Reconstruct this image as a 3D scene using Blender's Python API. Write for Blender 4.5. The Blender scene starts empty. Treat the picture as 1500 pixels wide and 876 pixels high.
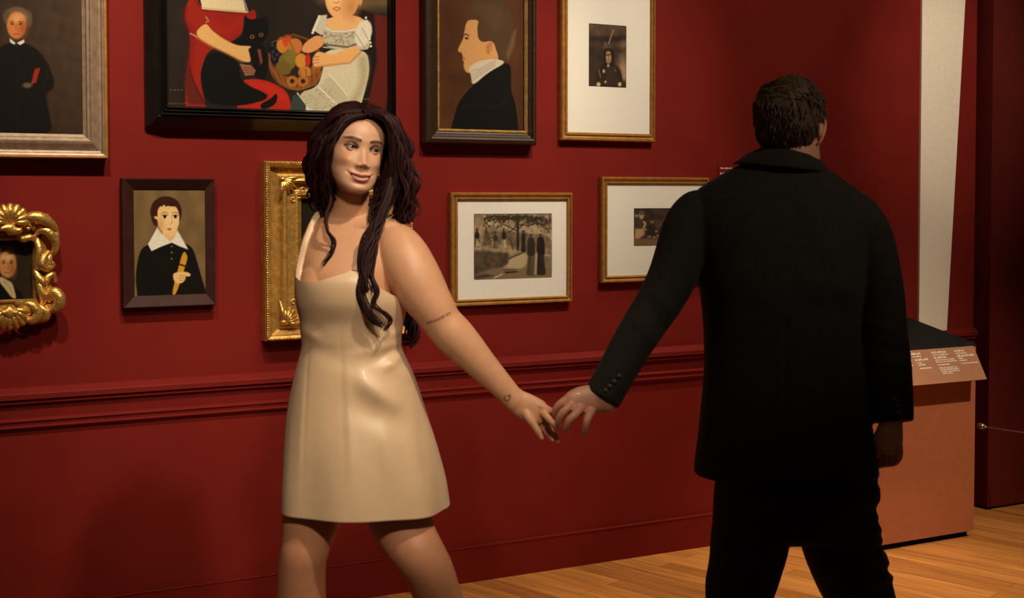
import bpy, bmesh, math, random
import numpy as np
from mathutils import Vector

random.seed(7); RNG = np.random.default_rng(7)
scene = bpy.context.scene
COL = scene.collection

# ------------------------------------------------------------------ camera, world, lights
FPX = 1900.0; TH = math.radians(27.5); PITCH = math.radians(2.0); SHIFT = 82.0
CAM = np.array([0.0, -4.53, 1.5])
FW = np.array([math.sin(TH)*math.cos(PITCH), math.cos(TH)*math.cos(PITCH), -math.sin(PITCH)])
RT = np.array([math.cos(TH), -math.sin(TH), 0.0])
UP = np.cross(RT, FW)
FH = np.array([math.sin(TH), math.cos(TH), 0.0])
ZU = np.array([0.0, 0.0, 1.0])

cam_d = bpy.data.cameras.new('camera'); cam = bpy.data.objects.new('camera', cam_d); COL.objects.link(cam)
cam.location = CAM
cam.rotation_euler = (math.pi/2 - PITCH, 0, -TH)
cam_d.sensor_width = 36.0; cam_d.lens = FPX/1500*36.0; cam_d.shift_y = -SHIFT/1500
cam_d.clip_start = 0.05; cam_d.clip_end = 60
cam_d.dof.use_dof = True; cam_d.dof.focus_distance = 4.9; cam_d.dof.aperture_fstop = 4.5
scene.camera = cam
vs = scene.view_settings
vs.view_transform = 'Standard'; vs.look = 'None'; vs.gamma = 1.0; vs.exposure = 0.0; vs.use_curve_mapping = False

world = bpy.data.worlds.new('gallery_ambient'); scene.world = world; world.use_nodes = True
bg = world.node_tree.nodes['Background']; bg.inputs[0].default_value = (1.0, 0.66, 0.42, 1); bg.inputs[1].default_value = 0.035

WARM = (1.0, 0.85, 0.66); AMBER = (1.0, 0.83, 0.61)
def spot(name, loc, target, power, angle, blend=0.6, size=0.06, color=WARM):
    l = bpy.data.lights.new(name, 'SPOT'); l.energy = power; l.color = color
    l.spot_size = math.radians(angle); l.spot_blend = blend; l.shadow_soft_size = size
    o = bpy.data.objects.new(name, l); COL.objects.link(o); o.location = loc
    d = Vector(target) - Vector(loc); o.rotation_euler = d.to_track_quat('-Z', 'Y').to_euler()
    return o
# track spots washing the picture wall
spot('track_or_fill_spot', (0.2, -2.0, 3.9), (0.45, 0, 1.86), 285, 43, 1.0)
spot('track_or_fill_spot', (1.1, -2.0, 3.9), (1.2, 0, 1.86), 265, 41, 1.0)
spot('track_or_fill_spot', (2.1, -2.0, 3.9), (2.05, 0, 1.76), 235, 37, 1.0)
spot('track_or_fill_spot', (2.9, -2.0, 3.9), (2.74, 0, 1.68), 200, 34, 1.0)
spot('track_or_fill_spot', (3.5, -2.4, 3.9), (3.40, 0, 2.25), 135, 62, 1.0)  # wide spot added to fill the dark gap between the neighbouring pools
spot('track_or_fill_spot', (4.5, -2.2, 3.9), (4.70, 0, 2.0), 200, 28, 1.0)
# key spot over the woman, then added fill spots for figures, plinth and floor
spot('track_or_fill_spot', (1.69, -3.43, 3.73), (1.25, -1.3, 1.42), 245, 32, 0.9, 0.09, AMBER)
spot('track_or_fill_spot', (2.6, -4.6, 3.7), (2.25, -1.8, 1.62), 130, 22, 0.9, 0.08, AMBER)  # unseen fill, added to lift the man's head and back
spot('track_or_fill_spot', (0.5, -4.2, 3.1), (1.24, -1.4, 1.15), 215, 28, 0.9, 0.14, AMBER)  # unseen low frontal fill, added to brighten the woman's chest and legs
spot('track_or_fill_spot', (4.7, -2.9, 3.9), (4.3, -0.6, 0.35), 470, 34, 1.0, 0.08, AMBER)  # unseen spot added to brighten the plinth front
spot('track_or_fill_spot', (3.2, -1.1, 3.95), (3.1, -0.95, 0.0), 420, 46, 1.0, 0.08, AMBER)  # unseen downlight added to brighten the floor beside the wall

# ------------------------------------------------------------------ pixel <-> place
def P(px, py, d):
    v = FW + RT*((px-750)/FPX) - UP*((py+SHIFT-438)/FPX)
    return CAM + v*d
def proj(p):
    v = np.asarray(p) - CAM
    d = v @ FW
    return 750 + FPX*(v @ RT)/d, 438 - SHIFT - FPX*(v @ UP)/d
def WALL(px, py, off=0.0):
    v = FW + RT*((px-750)/FPX) - UP*((py+SHIFT-438)/FPX)
    t = (-off - CAM[1])/v[1]
    return CAM + v*t

# ------------------------------------------------------------------ mesh helpers
ORG = {}
def link_mesh(name, me, mat, parent=None, origin=None, smooth=False):
    o = bpy.data.objects.new(name, me); COL.objects.link(o)
    if mat is not None and len(me.materials) == 0: me.materials.append(mat)
    if parent is not None:
        o.parent = parent; org = np.array(ORG[parent])
    else:
        org = np.zeros(3) if origin is None else np.array(origin)
        o.location = org
    ORG[o] = org
    if np.any(org != 0):
        n = len(me.vertices); co = np.empty(n*3); me.vertices.foreach_get('co', co)
        co = co.reshape(-1, 3) - org; me.vertices.foreach_set('co', co.ravel())
    if smooth: me.polygons.foreach_set('use_smooth', [True]*len(me.polygons))
    me.update()
    return o
def new_mesh(geo, recalc=True):
    V, Fc = geo
    me = bpy.data.meshes.new('m')
    me.from_pydata([tuple(map(float, v)) for v in V], [], [tuple(map(int, f)) for f in Fc])
    if recalc:
        bm = bmesh.new(); bm.from_mesh(me); bmesh.ops.recalc_face_normals(bm, faces=bm.faces); bm.to_mesh(me); bm.free()
    return me
def obj(name, geo, mat, parent=None, origin=None, smooth=False):
    return link_mesh(name, new_mesh(geo), mat, parent, origin, smooth)
def thing(name, label, cat, loc, group=None):
    o = bpy.data.objects.new(name, None); COL.objects.link(o); o.location = loc; o.empty_display_size = 0.05
    o['label'] = label; o['category'] = cat
    if group: o['group'] = group
    ORG[o] = np.array(loc, float); return o
def tag(o, label, cat, group=None):
    o['label'] = label; o['category'] = cat
    if group: o['group'] = group
    return o
def struct(name, geo, mat, smooth=False):
    o = obj(name, geo, mat, smooth=smooth); o['kind'] = 'structure'; return o
def join(*geos):
    V = []; Fc = []; n = 0
    for v, f in geos:
        v = np.asarray(v, float).reshape(-1, 3); V.append(v)
        Fc += [tuple(int(i)+n for i in q) for q in f]; n += len(v)
    return np.concatenate(V), Fc
def box(x0, x1, y0, y1, z0, z1):
    V = [(x, y, z) for x in (x0, x1) for y in (y0, y1) for z in (z0, z1)]
    return np.array(V, float), [(0,1,3,2),(4,6,7,5),(0,4,5,1),(2,3,7,6),(0,2,6,4),(1,5,7,3)]
def loft(rings, cap=True, closed=True):
    n = len(rings[0]); V = np.concatenate(rings); Fc = []
    m = n if closed else n-1
    for i in range(len(rings)-1):
        for j in range(m):
            k = (j+1) % n
            Fc.append((i*n+j, i*n+k, (i+1)*n+k, (i+1)*n+j))
    if cap and closed:
        Fc.append(tuple(range(n))[::-1]); b = (len(rings)-1)*n; Fc.append(tuple(b+j for j in range(n)))
    return V, Fc
def cr(pts, n):
    p = np.asarray(pts, float); m = len(p)
    q = np.vstack([2*p[0]-p[1], p, 2*p[-1]-p[-2]])
    out = []
    for t in np.linspace(0, m-1, n):
        i = min(int(t), m-2); u = t-i
        a, b, c, d = q[i], q[i+1], q[i+2], q[i+3]
        out.append(0.5*((2*b)+(-a+c)*u+(2*a-5*b+4*c-d)*u*u+(-a+3*b-3*c+d)*u**3))
    return np.array(out)
def nrm(v):
    v = np.asarray(v, float); return v/np.maximum(np.linalg.norm(v, axis=-1, keepdims=True), 1e-9)
def sweep(C, A, B, ref=FH, seg=16, round_ends=True):
    """ellipse rings of half sizes A (in the picture plane of ref) and B (towards ref) along C"""
    C = np.asarray(C, float); n = len(C)
    T = nrm(np.gradient(C, axis=0)); rings = []
    ang = np.linspace(0, 2*np.pi, seg, endpoint=False)
    def ring(c, t, a, b):
        u = np.cross(t, ref)
        if np.linalg.norm(u) < 1e-3: u = np.cross(t, ZU)
        u = nrm(u); w = nrm(np.cross(u, t))
        return c + np.outer(np.cos(ang), u)*a + np.outer(np.sin(ang), w)*b
    if round_ends:
        for s in (0.95, 0.8, 0.5, 0.25):
            k = math.sqrt(max(0, 1-s*s)); rings.append(ring(C[0]-T[0]*min(A[0], B[0])*s, T[0], A[0]*k, B[0]*k))
    for i in range(n): rings.append(ring(C[i], T[i], A[i], B[i]))
    if round_ends:
        for s in (0.25, 0.5, 0.8, 0.95):
            k = math.sqrt(max(0, 1-s*s)); rings.append(ring(C[-1]+T[-1]*min(A[-1], B[-1])*s, T[-1], A[-1]*k, B[-1]*k))
    return loft(rings)
def limb(pts, steps=24, seg=20, ends=True):
    """pts: (px, py, depth, half width px, thickness ratio)"""
    q = cr(pts, steps); C = np.array([P(a, b, d) for a, b, d, _, _ in q])
    A = q[:, 3]*q[:, 2]/FPX
    return sweep(C, A, A*q[:, 4], FW, seg, ends)
def tube(C, r, seg=8, ref=FH):
    C = np.asarray(C, float); r = np.broadcast_to(np.asarray(r, float), (len(C),))
    return sweep(C, r, r, ref, seg)
def torso(rows, steps=40, seg=40, ex=2.3):
    """rows: (py, x left, x right, depth, half thickness m) -> level rings"""
    q = cr(rows, steps); rings = []
    ang = np.linspace(0, 2*np.pi, seg, endpoint=False)
    c, s = np.cos(ang), np.sin(ang)
    ex_ = 2/ex
    cx = np.sign(c)*np.abs(c)**ex_; sx = np.sign(s)*np.abs(s)**ex_
    for y, xl, xr, d, ry in q:
        ctr = P((xl+xr)/2, y, d); a = (xr-xl)/2*d/FPX
        rings.append(ctr + np.outer(cx, RT)*a + np.outer(sx, FH)*ry)
    return loft(rings)
def ellipsoid(c, axes, radii, nu=24, nv=16):
    rings = []
    for t in np.linspace(-1, 1, nv+2)[1:-1]:
        th = t*np.pi/2; k = math.cos(th)
        ang = np.linspace(0, 2*np.pi, nu, endpoint=False)
        rings.append(np.asarray(c)+np.outer(np.cos(ang)*k*radii[0], axes[0])+np.outer(np.sin(ang)*k*radii[1], axes[1])+math.sin(th)*radii[2]*np.asarray(axes[2]))
    return loft(rings)
def ball(c, r, nu=12, nv=8): return ellipsoid(c, np.eye(3), (r, r, r), nu, nv)
def remesh(geo, voxel, smooth=6, factor=0.5):
    me = new_mesh(geo); o = bpy.data.objects.new('tmp', me); COL.objects.link(o)
    m = o.modifiers.new('r', 'REMESH'); m.mode = 'VOXEL'; m.voxel_size = voxel; m.use_smooth_shade = True
    if smooth:
        s = o.modifiers.new('s', 'SMOOTH'); s.factor = factor; s.iterations = smooth
    dg = bpy.context.evaluated_depsgraph_get(); out = bpy.data.meshes.new_from_object(o.evaluated_get(dg))
    bpy.data.objects.remove(o); bpy.data.meshes.remove(me); out.materials.clear()
    return out
def mesh_geo(me):
    n = len(me.vertices); co = np.empty(n*3); me.vertices.foreach_get('co', co)
    return co.reshape(-1, 3), [tuple(p.vertices) for p in me.polygons]
def coords(me):
    n = len(me.vertices); co = np.empty(n*3); me.vertices.foreach_get('co', co); return co.reshape(-1, 3)
def lin(c):
    c = np.asarray(c, float)/255.0
    return np.where(c <= 0.04045, c/12.92, ((c+0.055)/1.055)**2.4)
def set_color(me, rgb):
    a = me.color_attributes.new('tint', 'FLOAT_COLOR', 'POINT')
    d = np.ones((len(me.vertices), 4)); d[:, :3] = rgb; a.data.foreach_set('color', d.ravel())

# ------------------------------------------------------------------ materials
def material(name, color, rough=0.6, metal=0.0, spec=0.5, noise=0.0, nscale=30, bump=0.0, bscale=200, attr=False, sheen=0.0, sss=0.0, coat=0.0, stretch=(1,1,1)):
    m = bpy.data.materials.new(name); m.use_nodes = True; nt = m.node_tree; b = nt.nodes['Principled BSDF']
    b.inputs['Roughness'].default_value = rough; b.inputs['Metallic'].default_value = metal
    b.inputs['Specular IOR Level'].default_value = spec
    b.inputs['Sheen Weight'].default_value = sheen; b.inputs['Coat Weight'].default_value = coat
    if sss:
        b.inputs['Subsurface Weight'].default_value = sss; b.inputs['Subsurface Radius'].default_value = (0.012, 0.005, 0.003); b.inputs['Subsurface Scale'].default_value = 1.0
    tc = nt.nodes.new('ShaderNodeTexCoord'); mp = nt.nodes.new('ShaderNodeMapping'); mp.inputs['Scale'].default_value = stretch
    nt.links.new(tc.outputs['Object'], mp.inputs['Vector'])
    src = None
    if attr:
        at = nt.nodes.new('ShaderNodeAttribute'); at.attribute_name = 'tint'; src = at.outputs['Color']
    if noise:
        nz = nt.nodes.new('ShaderNodeTexNoise'); nz.inputs['Scale'].default_value = nscale; nz.inputs['Detail'].default_value = 6
        nt.links.new(mp.outputs['Vector'], nz.inputs['Vector'])
        mr = nt.nodes.new('ShaderNodeMapRange'); mr.inputs['From Min'].default_value = 0.3; mr.inputs['From Max'].default_value = 0.7
        mr.inputs['To Min'].default_value = 1-noise; mr.inputs['To Max'].default_value = 1+noise
        nt.links.new(nz.outputs['Fac'], mr.inputs['Value'])
        mx = nt.nodes.new('ShaderNodeMix'); mx.data_type = 'RGBA'; mx.blend_type = 'MULTIPLY'; mx.inputs[0].default_value = 1.0
        if src: nt.links.new(src, mx.inputs[6])
        else: mx.inputs[6].default_value = (*color, 1)
        nt.links.new(mr.outputs['Result'], mx.inputs[7]); src = mx.outputs[2]
    if src: nt.links.new(src, b.inputs['Base Color'])
    else: b.inputs['Base Color'].default_value = (*color, 1)
    if bump:
        nb = nt.nodes.new('ShaderNodeTexNoise'); nb.inputs['Scale'].default_value = bscale; nb.inputs['Detail'].default_value = 4
        nt.links.new(mp.outputs['Vector'], nb.inputs['Vector'])
        bp = nt.nodes.new('ShaderNodeBump'); bp.inputs['Strength'].default_value = bump; bp.inputs['Distance'].default_value = 0.003
        nt.links.new(nb.outputs['Fac'], bp.inputs['Height']); nt.links.new(bp.outputs['Normal'], b.inputs['Normal'])
    return m
M = {}
M['wall'] = material('red_wall_paint', (0.185, 0.0125, 0.0085), 0.75, spec=0.12, noise=0.08, nscale=5, bump=0.12, bscale=260)
M['trim'] = material('red_trim_paint', (0.170, 0.0115, 0.0080), 0.6, spec=0.12, noise=0.06, nscale=8)
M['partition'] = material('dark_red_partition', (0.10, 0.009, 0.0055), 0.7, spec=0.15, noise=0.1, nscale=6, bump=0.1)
M['banner'] = material('pale_panel', (0.92, 0.80, 0.65), 0.8, noise=0.04, nscale=60, bump=0.1)
M['plinth'] = material('terracotta_paint', (0.42, 0.125, 0.050), 0.6, noise=0.05, nscale=30, bump=0.1)
M['label'] = material('label_board', (0.40, 0.17, 0.085), 0.5, noise=0.04, nscale=40)
M['ink'] = material('white_lettering', (0.85, 0.75, 0.6), 0.6)
M['black'] = material('black_deck', (0.006, 0.006, 0.006), 0.75, spec=0.2, noise=0.2)
M['kick'] = material('black_recess', (0.004, 0.004, 0.004), 0.9, spec=0.1)
M['gold'] = material('bright_gilding', (0.72, 0.42, 0.11), 0.34, metal=0.75, noise=0.28, nscale=60, bump=0.9, bscale=95)
M['gold_old'] = material('old_gilding', (0.55, 0.31, 0.075), 0.42, metal=0.6, noise=0.30, nscale=45, bump=0.4, bscale=180)
M['gold_thin'] = material('gilt_wood', (0.42, 0.20, 0.045), 0.36, metal=0.35, noise=0.22, nscale=40, bump=0.15, stretch=(1,1,1))
M['silver'] = material('silvered_brown_frame', (0.30, 0.20, 0.13), 0.38, metal=0.25, noise=0.22, nscale=40, bump=0.2)
M['ebony'] = material('ebonised_frame', (0.009, 0.0075, 0.0065), 0.27, spec=0.6, noise=0.2, nscale=30)
M['walnut'] = material('dark_walnut_frame', (0.035, 0.016, 0.009), 0.36, noise=0.3, nscale=25, stretch=(1,1,6))
M['redwood'] = material('red_brown_frame', (0.040, 0.0115, 0.0075), 0.6, spec=0.2, noise=0.25, nscale=25)
M['mat'] = material('mat_board', (0.80, 0.75, 0.66), 0.85, noise=0.02, nscale=90)
M['paint'] = material('painted_canvas', (1,1,1), 0.55, attr=True, noise=0.06, nscale=120, bump=0.15, bscale=500, spec=0.1)
M['print'] = material('photographic_print', (1,1,1), 0.7, attr=True, spec=0.2)
M['skin'] = material('skin', (1,1,1), 0.46, attr=True, noise=0.04, nscale=40, bump=0.05, bscale=350, spec=0.5, sss=0.12, coat=0.03)
M['eye'] = material('eye', (1,1,1), 0.12, attr=True)
M['satin'] = material('ivory_satin', (0.80, 0.55, 0.335), 0.42, spec=0.75, sheen=0.15, coat=0.04, noise=0.03, nscale=25, bump=0.06, bscale=60)
M['hair_red'] = material('dark_burgundy_hair', (0.022, 0.0042, 0.0046), 0.58, spec=0.25, noise=0.3, nscale=60)
M['hair_brown'] = material('short_brown_hair', (0.078, 0.048, 0.025), 0.6, spec=0.3, noise=0.4, nscale=70, bump=0.3, bscale=160)
M['suit'] = material('black_wool', (0.019, 0.0165, 0.0135), 0.85, spec=0.12, sheen=0.03, noise=0.2, nscale=90, bump=0.1, bscale=600)
M['button'] = material('horn_button', (0.06, 0.04, 0.03), 0.35)
M['shirt'] = material('white_cotton', (0.75, 0.70, 0.62), 0.8)
M['shoe_white'] = material('ivory_shoe', (0.6, 0.52, 0.42), 0.4)
M['shoe_black'] = material('black_leather', (0.01, 0.009, 0.008), 0.3)
M['steel'] = material('dull_steel', (0.45, 0.38, 0.30), 0.35, metal=0.8)
def glass_mat():
    m = bpy.data.materials.new('picture_glass'); m.use_nodes = True; nt = m.node_tree; nt.nodes.clear()
    o = nt.nodes.new('ShaderNodeOutputMaterial'); t = nt.nodes.new('ShaderNodeBsdfTransparent'); g = nt.nodes.new('ShaderNodeBsdfGlossy')
    g.inputs['Roughness'].default_value = 0.03; mx = nt.nodes.new('ShaderNodeMixShader'); lw = nt.nodes.new('ShaderNodeLayerWeight'); lw.inputs[0].default_value = 0.12
    nt.links.new(lw.outputs['Fresnel'], mx.inputs[0]); nt.links.new(t.outputs[0], mx.inputs[1]); nt.links.new(g.outputs[0], mx.inputs[2]); nt.links.new(mx.outputs[0], o.inputs[0]); return m
M['glass'] = glass_mat()
def floor_mat():
    m = bpy.data.materials.new('oak_planks'); m.use_nodes = True; nt = m.node_tree; N = nt.nodes; L = nt.links; b = N['Principled BSDF']
    tc = N.new('ShaderNodeTexCoord'); mp = N.new('ShaderNodeMapping'); mp.inputs['Rotation'].default_value = (0, 0, math.radians(-(90+19.6)))
    L.new(tc.outputs['Object'], mp.inputs['Vector'])
    br = N.new('ShaderNodeTexBrick'); br.offset = 0.37; br.inputs['Scale'].default_value = 1.0
    br.inputs['Brick Width'].default_value = 1.15; br.inputs['Row Height'].default_value = 0.085
    br.inputs['Mortar Size'].default_value = 0.0012; br.inputs['Mortar Smooth'].default_value = 0.1; br.inputs['Bias'].default_value = -0.1
    br.inputs['Color1'].default_value = (0.66, 0.27, 0.065, 1); br.inputs['Color2'].default_value = (0.40, 0.145, 0.032, 1); br.inputs['Mortar'].default_value = (0.14, 0.055, 0.018, 1)
    L.new(mp.outputs['Vector'], br.inputs['Vector'])
    m2 = N.new('ShaderNodeMapping'); m2.inputs['Scale'].default_value = (3.0, 55, 1); L.new(mp.outputs['Vector'], m2.inputs['Vector'])
    nz = N.new('ShaderNodeTexNoise'); nz.inputs['Scale'].default_value = 1.0; nz.inputs['Detail'].default_value = 7; nz.inputs['Distortion'].default_value = 0.6; L.new(m2.outputs['Vector'], nz.inputs['Vector'])
    mr = N.new('ShaderNodeMapRange'); mr.inputs['From Min'].default_value = 0.3; mr.inputs['From Max'].default_value = 0.7; mr.inputs['To Min'].default_value = 0.72; mr.inputs['To Max'].default_value = 1.25
    L.new(nz.outputs['Fac'], mr.inputs['Value'])
    mx = N.new('ShaderNodeMix'); mx.data_type = 'RGBA'; mx.blend_type = 'MULTIPLY'; mx.inputs[0].default_value = 1
    L.new(br.outputs['Color'], mx.inputs[6]); L.new(mr.outputs['Result'], mx.inputs[7]); L.new(mx.outputs[2], b.inputs['Base Color'])
    b.inputs['Roughness'].default_value = 0.38
    return m
M['floor'] = floor_mat()

# ------------------------------------------------------------------ the room
PX = 4.88                                  # left face of the projecting partition
struct('wall_back', box(-2.5, PX, 0, 0.15, -0.02, 4.2), M['wall'])
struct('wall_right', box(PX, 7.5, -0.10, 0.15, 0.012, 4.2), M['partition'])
struct('floor', box(-4, 8, -8, 0.15, -0.1, 0.0), M['floor'])
def moulding(profile, x0, x1):
    r0 = np.array([(x0, -y, z) for y, z in profile]); r1 = np.array([(x1, -y, z) for y, z in profile])
    return loft([r0, r1])
rail = [(0,.874),(.006,.872),(.026,.858),(.030,.853),(.030,.837),(.020,.834),(.018,.830),(.023,.827),(.023,.823),(.016,.819),(.008,.816),(.008,.772),(.018,.767),(.019,.763),(.014,.758),(.013,.748),(.017,.745),(.017,.741),(.010,.737),(.006,.731),(0,.729)]
struct('trim_1', moulding(rail, -2.5, PX), M['trim'])
base = [(0, .142), (.014, .141), (.0155, .138), (.012, .134), (.012, 0.0), (0, 0.0)]
struct('baseboard_back', moulding(base, -2.5, PX), M['trim'])

# ------------------------------------------------------------------ painting by points
class Art:
    def __init__(s, X, Y, bgc): s.X, s.Y = X, Y; s.C = np.tile(np.asarray(bgc, float), (len(X), 1))
    def mix(s, a, c): s.C += np.clip(a, 0, 1)[:, None]*(np.asarray(c, float)-s.C)
    def ell(s, cx, cy, rx, ry, c, soft=0.8, rot=0, al=1.0):
        a = math.radians(rot); dx, dy = s.X-cx, s.Y-cy
        u = (dx*math.cos(a)+dy*math.sin(a))/rx; v = (-dx*math.sin(a)+dy*math.cos(a))/ry
        d = (np.sqrt(u*u+v*v)-1)*min(rx, ry); s.mix(al*(0.5-d/(2*soft)), c)
    def sd(s, pts, closed=True):
        p = np.asarray(pts, float); n = len(p); D = np.full(len(s.X), 1e9); ins = np.zeros(len(s.X), bool)
        for i in range(n if closed else n-1):
            a, b = p[i], p[(i+1) % n]; e = b-a; wx, wy = s.X-a[0], s.Y-a[1]
            t = np.clip((wx*e[0]+wy*e[1])/max(e@e, 1e-9), 0, 1); D = np.minimum(D, np.hypot(wx-e[0]*t, wy-e[1]*t))
            if closed and a[1] != b[1]:
                cnd = (a[1] > s.Y) != (b[1] > s.Y); ins ^= cnd & (s.X < (b[0]-a[0])*(s.Y-a[1])/(b[1]-a[1])+a[0])
        return np.where(ins, -D, D) if closed else D
    def poly(s, pts, c, soft=0.7, al=1.0, sharp=False):
        p = np.asarray(pts, float)
        for _ in range(0 if sharp or len(p) < 6 else 2):
            n = np.roll(p, -1, 0); p = np.stack([p*.78+n*.22, p*.22+n*.78], 1).reshape(-1, 2)
        s.mix(al*(0.5-s.sd(p)/(2*soft)), c)
    def line(s, pts, w, c, soft=0.6, al=1.0): s.mix(al*(0.5-(s.sd(pts, False)-w/2)/(2*soft)), c)
    def mottle(s, amt, scale, seed=1):
        r = np.random.default_rng(seed); v = np.zeros(len(s.X))
        for k in range(14):
            a = r.uniform(0, 6.28); f = scale*r.uniform(0.4, 2.2); v += np.sin((s.X*math.cos(a)+s.Y*math.sin(a))*f+r.uniform(0, 6.28))
        s.C *= (1+amt*v/4)[:, None]
def zoomed(ox, oy, k): return lambda pts: [(ox+x/k, oy+y/k) for x, y in pts]

def art_left(A):
    A.mix(np.clip((A.X+20)/140, 0, 1)*.7, (74, 54, 38)); A.mix(np.clip((A.Y-60)/140, 0, 1)*.5, (42, 30, 22)); A.mottle(.05, .2)
    A.poly([(-40,193),(-34,90),(-5,72),(18,60),(34,62),(52,70),(68,88),(80,118),(78,130),(66,138),(72,165),(78,200),(-40,200)], (19,16,13), 1.5)
    A.line([(26,68),(26,190)], 1, (32,27,22), 1); A.line([(62,80),(70,110),(62,128)], 1.2, (34,28,22), 1)
    A.ell(25, 26, 19, 16, (104,84,62), 2); A.ell(10,24,5,9,(90,72,54),2); A.ell(43,28,4,11,(96,76,56),2)
    A.ell(24, 37, 14, 20, (196,118,62), 1.5); A.ell(27,27,10,7,(214,150,92),3); A.ell(34,42,6,12,(150,80,42),4,al=.7)
    A.line([(15,32),(20,31.5)],1.2,(90,52,30)); A.line([(27,31.5),(33,32)],1.2,(90,52,30)); A.ell(18,35,2.2,1.4,(60,36,24)); A.ell(30,35,2.2,1.4,(60,36,24))
    A.line([(24,35),(22.5,43),(25,44)],1,(160,84,44)); A.line([(20,50),(28,50)],1.5,(150,60,40))
    A.poly([(14,56),(23,63),(22,66),(15,62)], (220,210,190)); A.poly([(35,58),(24,63),(30,66),(36,62)], (220,210,190)); A.ell(24,66,3,3,(30,32,40))
    A.poly([(51,101),(59,99),(53,121),(45,124)], (150,34,26), .8); A.ell(40,125,7,4,(96,78,54),1.5)
def art_big(A):
    A.poly([(420,-40),(600,-40),(600,12),(520,14),(470,4)], (98,80,52), 8); A.mottle(.05, .1)
    A.poly([(520,10),(560,24),(570,24),(570,170),(530,170),(548,90)], (92,30,22), 2); A.poly([(515,10),(548,20),(552,90),(535,170),(510,160)], (30,22,18), 2)
    z = zoomed(240, 0, 4.867)
    A.poly(z([(215,-60),(270,70),(600,95),(640,60),(660,100),(655,140),(570,160),(560,240),(480,300),(340,350),(300,390),(260,520),(270,640),(340,900),(160,900),(150,600),(175,500),(180,400),(190,240),(145,130),(160,30)]), (150,34,22))
    A.poly(z([(170,430),(200,540),(300,750),(170,740),(150,600)]), (96,34,24), 1.5); A.line(z([(185,480),(215,600),(300,750)]),1.2,(60,16,12))
    A.poly(z([(540,575),(640,560),(760,580),(900,660),(930,980),(500,980)]), (176,38,24))
    A.poly(z([(245,-80),(275,65),(590,92),(545,-80)]), (226,205,160)); A.line(z([(275,58),(590,86)]),3,(205,180,135))
    A.line(z([(220,0),(272,75),(600,98)]),1,(96,18,14)); A.line(z([(300,120),(320,150),(300,160)]),1.6,(170,150,120)); A.line(z([(570,0),(585,40),(600,85)]),2,(150,150,140))
    A.line(z([(150,60),(150,150),(190,220)]),5,(108,20,14),5,al=.7); A.line(z([(200,250),(185,420),(170,600)]),6,(104,22,16),6,al=.7); A.line(z([(330,180),(450,230),(560,150)]),6,(176,44,28),7,al=.6); A.line(z([(640,600),(760,640),(860,700)]),6,(205,52,34),7,al=.6)
    cat = (17,16,15)
    A.poly(z([(310,380),(420,360),(530,430),(545,560),(600,610),(740,670),(735,700),(700,720),(560,755),(330,748),(280,660),(260,520)]), cat, 1)
    A.poly(z([(470,305),(570,260),(570,95),(605,140),(690,135),(735,105),(750,240),(705,310),(620,330),(560,330)]), cat, 1)
    A.poly(z([(600,310),(720,300),(745,480),(720,570),(660,560),(635,470)]), cat, 1); A.poly(z([(665,350),(690,350),(705,440),(690,465)]), (120,60,38), .8)
    A.poly(z([(690,740),(770,700),(795,665),(812,680),(800,740),(740,775),(690,775)]), cat, .8)
    for ex, ey in ((630,262),(693,248)):
        c = z([(ex,ey)])[0]; A.ell(c[0], c[1], 3.2, 2.8, (150,110,60), .5); A.ell(c[0], c[1], 2, 1.9, (16,14,12), .4)
    A.poly(z([(300,160),(225,225),(255,280),(340,330),(470,390),(560,440),(622,445),(612,390),(600,350),(622,338),(620,328),(520,325),(420,275),(340,215)]), (222,172,104))
    A.line(z([(240,270),(340,330),(560,440)]),2.5,(176,116,62),2,al=.7)
    A.poly(z([(540,455),(620,465),(655,500),(640,535),(580,540)]), (150,96,72)); 
    for k in range(3): A.line(z([(570,480+18*k),(640,490+16*k)]),.8,(92,52,40))
    A.line(z([(190,240),(215,250),(240,265)]),2,(190,140,110))
    for k in range(4): A.ell(250.5+5.2*k, 132, 1.4, 1, (130,62,34), .5)
    for k in range(7): A.ell(247+4.6*k, 151.5, 1.2, .8, (120,84,52), .5)
    # basket of fruit
    A.ell(433, 92, 39.5, 40, (112,64,28), 1); A.ell(431,84,34,30,(46,30,20),2)
    A.ell(403,76,10,18,(20,20,24),1)
    for gx, gy in ((399,66),(405,70),(400,76),(406,80),(402,86),(398,82)): A.ell(gx,gy,2.6,2.6,(52,52,62),.8)
    A.ell(414,66,9,12,(196,124,46),1); A.ell(421,60,7,9,(196,70,34),1.5); A.ell(432,68,11,12,(188,112,50),1); A.line([(424,60),(430,72),(428,80)],1,(110,60,28))
    A.ell(421,90,13,13,(118,100,40),1); A.ell(415,100,12,9,(110,90,36),1,30); A.ell(426,82,9,10,(124,108,44),1.5)
    A.ell(441,89,8.5,11,(200,134,48),1); A.ell(451,88,4,9.5,(186,44,28),1); A.ell(447,106,10,9,(186,120,48),1); A.ell(462,102,7,8,(150,90,36),1)
    A.poly([(398,92),(410,110),(440,116),(470,104),(474,108),(462,124),(442,133),(420,130),(404,116)], (132,78,34), 1)
    for k in range(9): A.line([(400+8*k, 104+6*math.sin(k*.6)),(404+7.6*k, 118+8*math.sin(k*.4)),(410+6.4*k,128)],.9,(84,46,20),.6)
    for bx, by in ((428,119),(444,119)): A.ell(bx,by,8,8,(168,104,46),.8); A.ell(bx,by,3.4,3.4,(56,30,16),.8)
    A.line([(394,78),(397,100),(412,122),(436,132),(462,124),(472,104)],1.6,(150,92,44)); A.line([(398,62),(430,50),(452,58)],1.6,(120,70,36))
    # infant
    b = zoomed(400, 0, 4.61)
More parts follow.
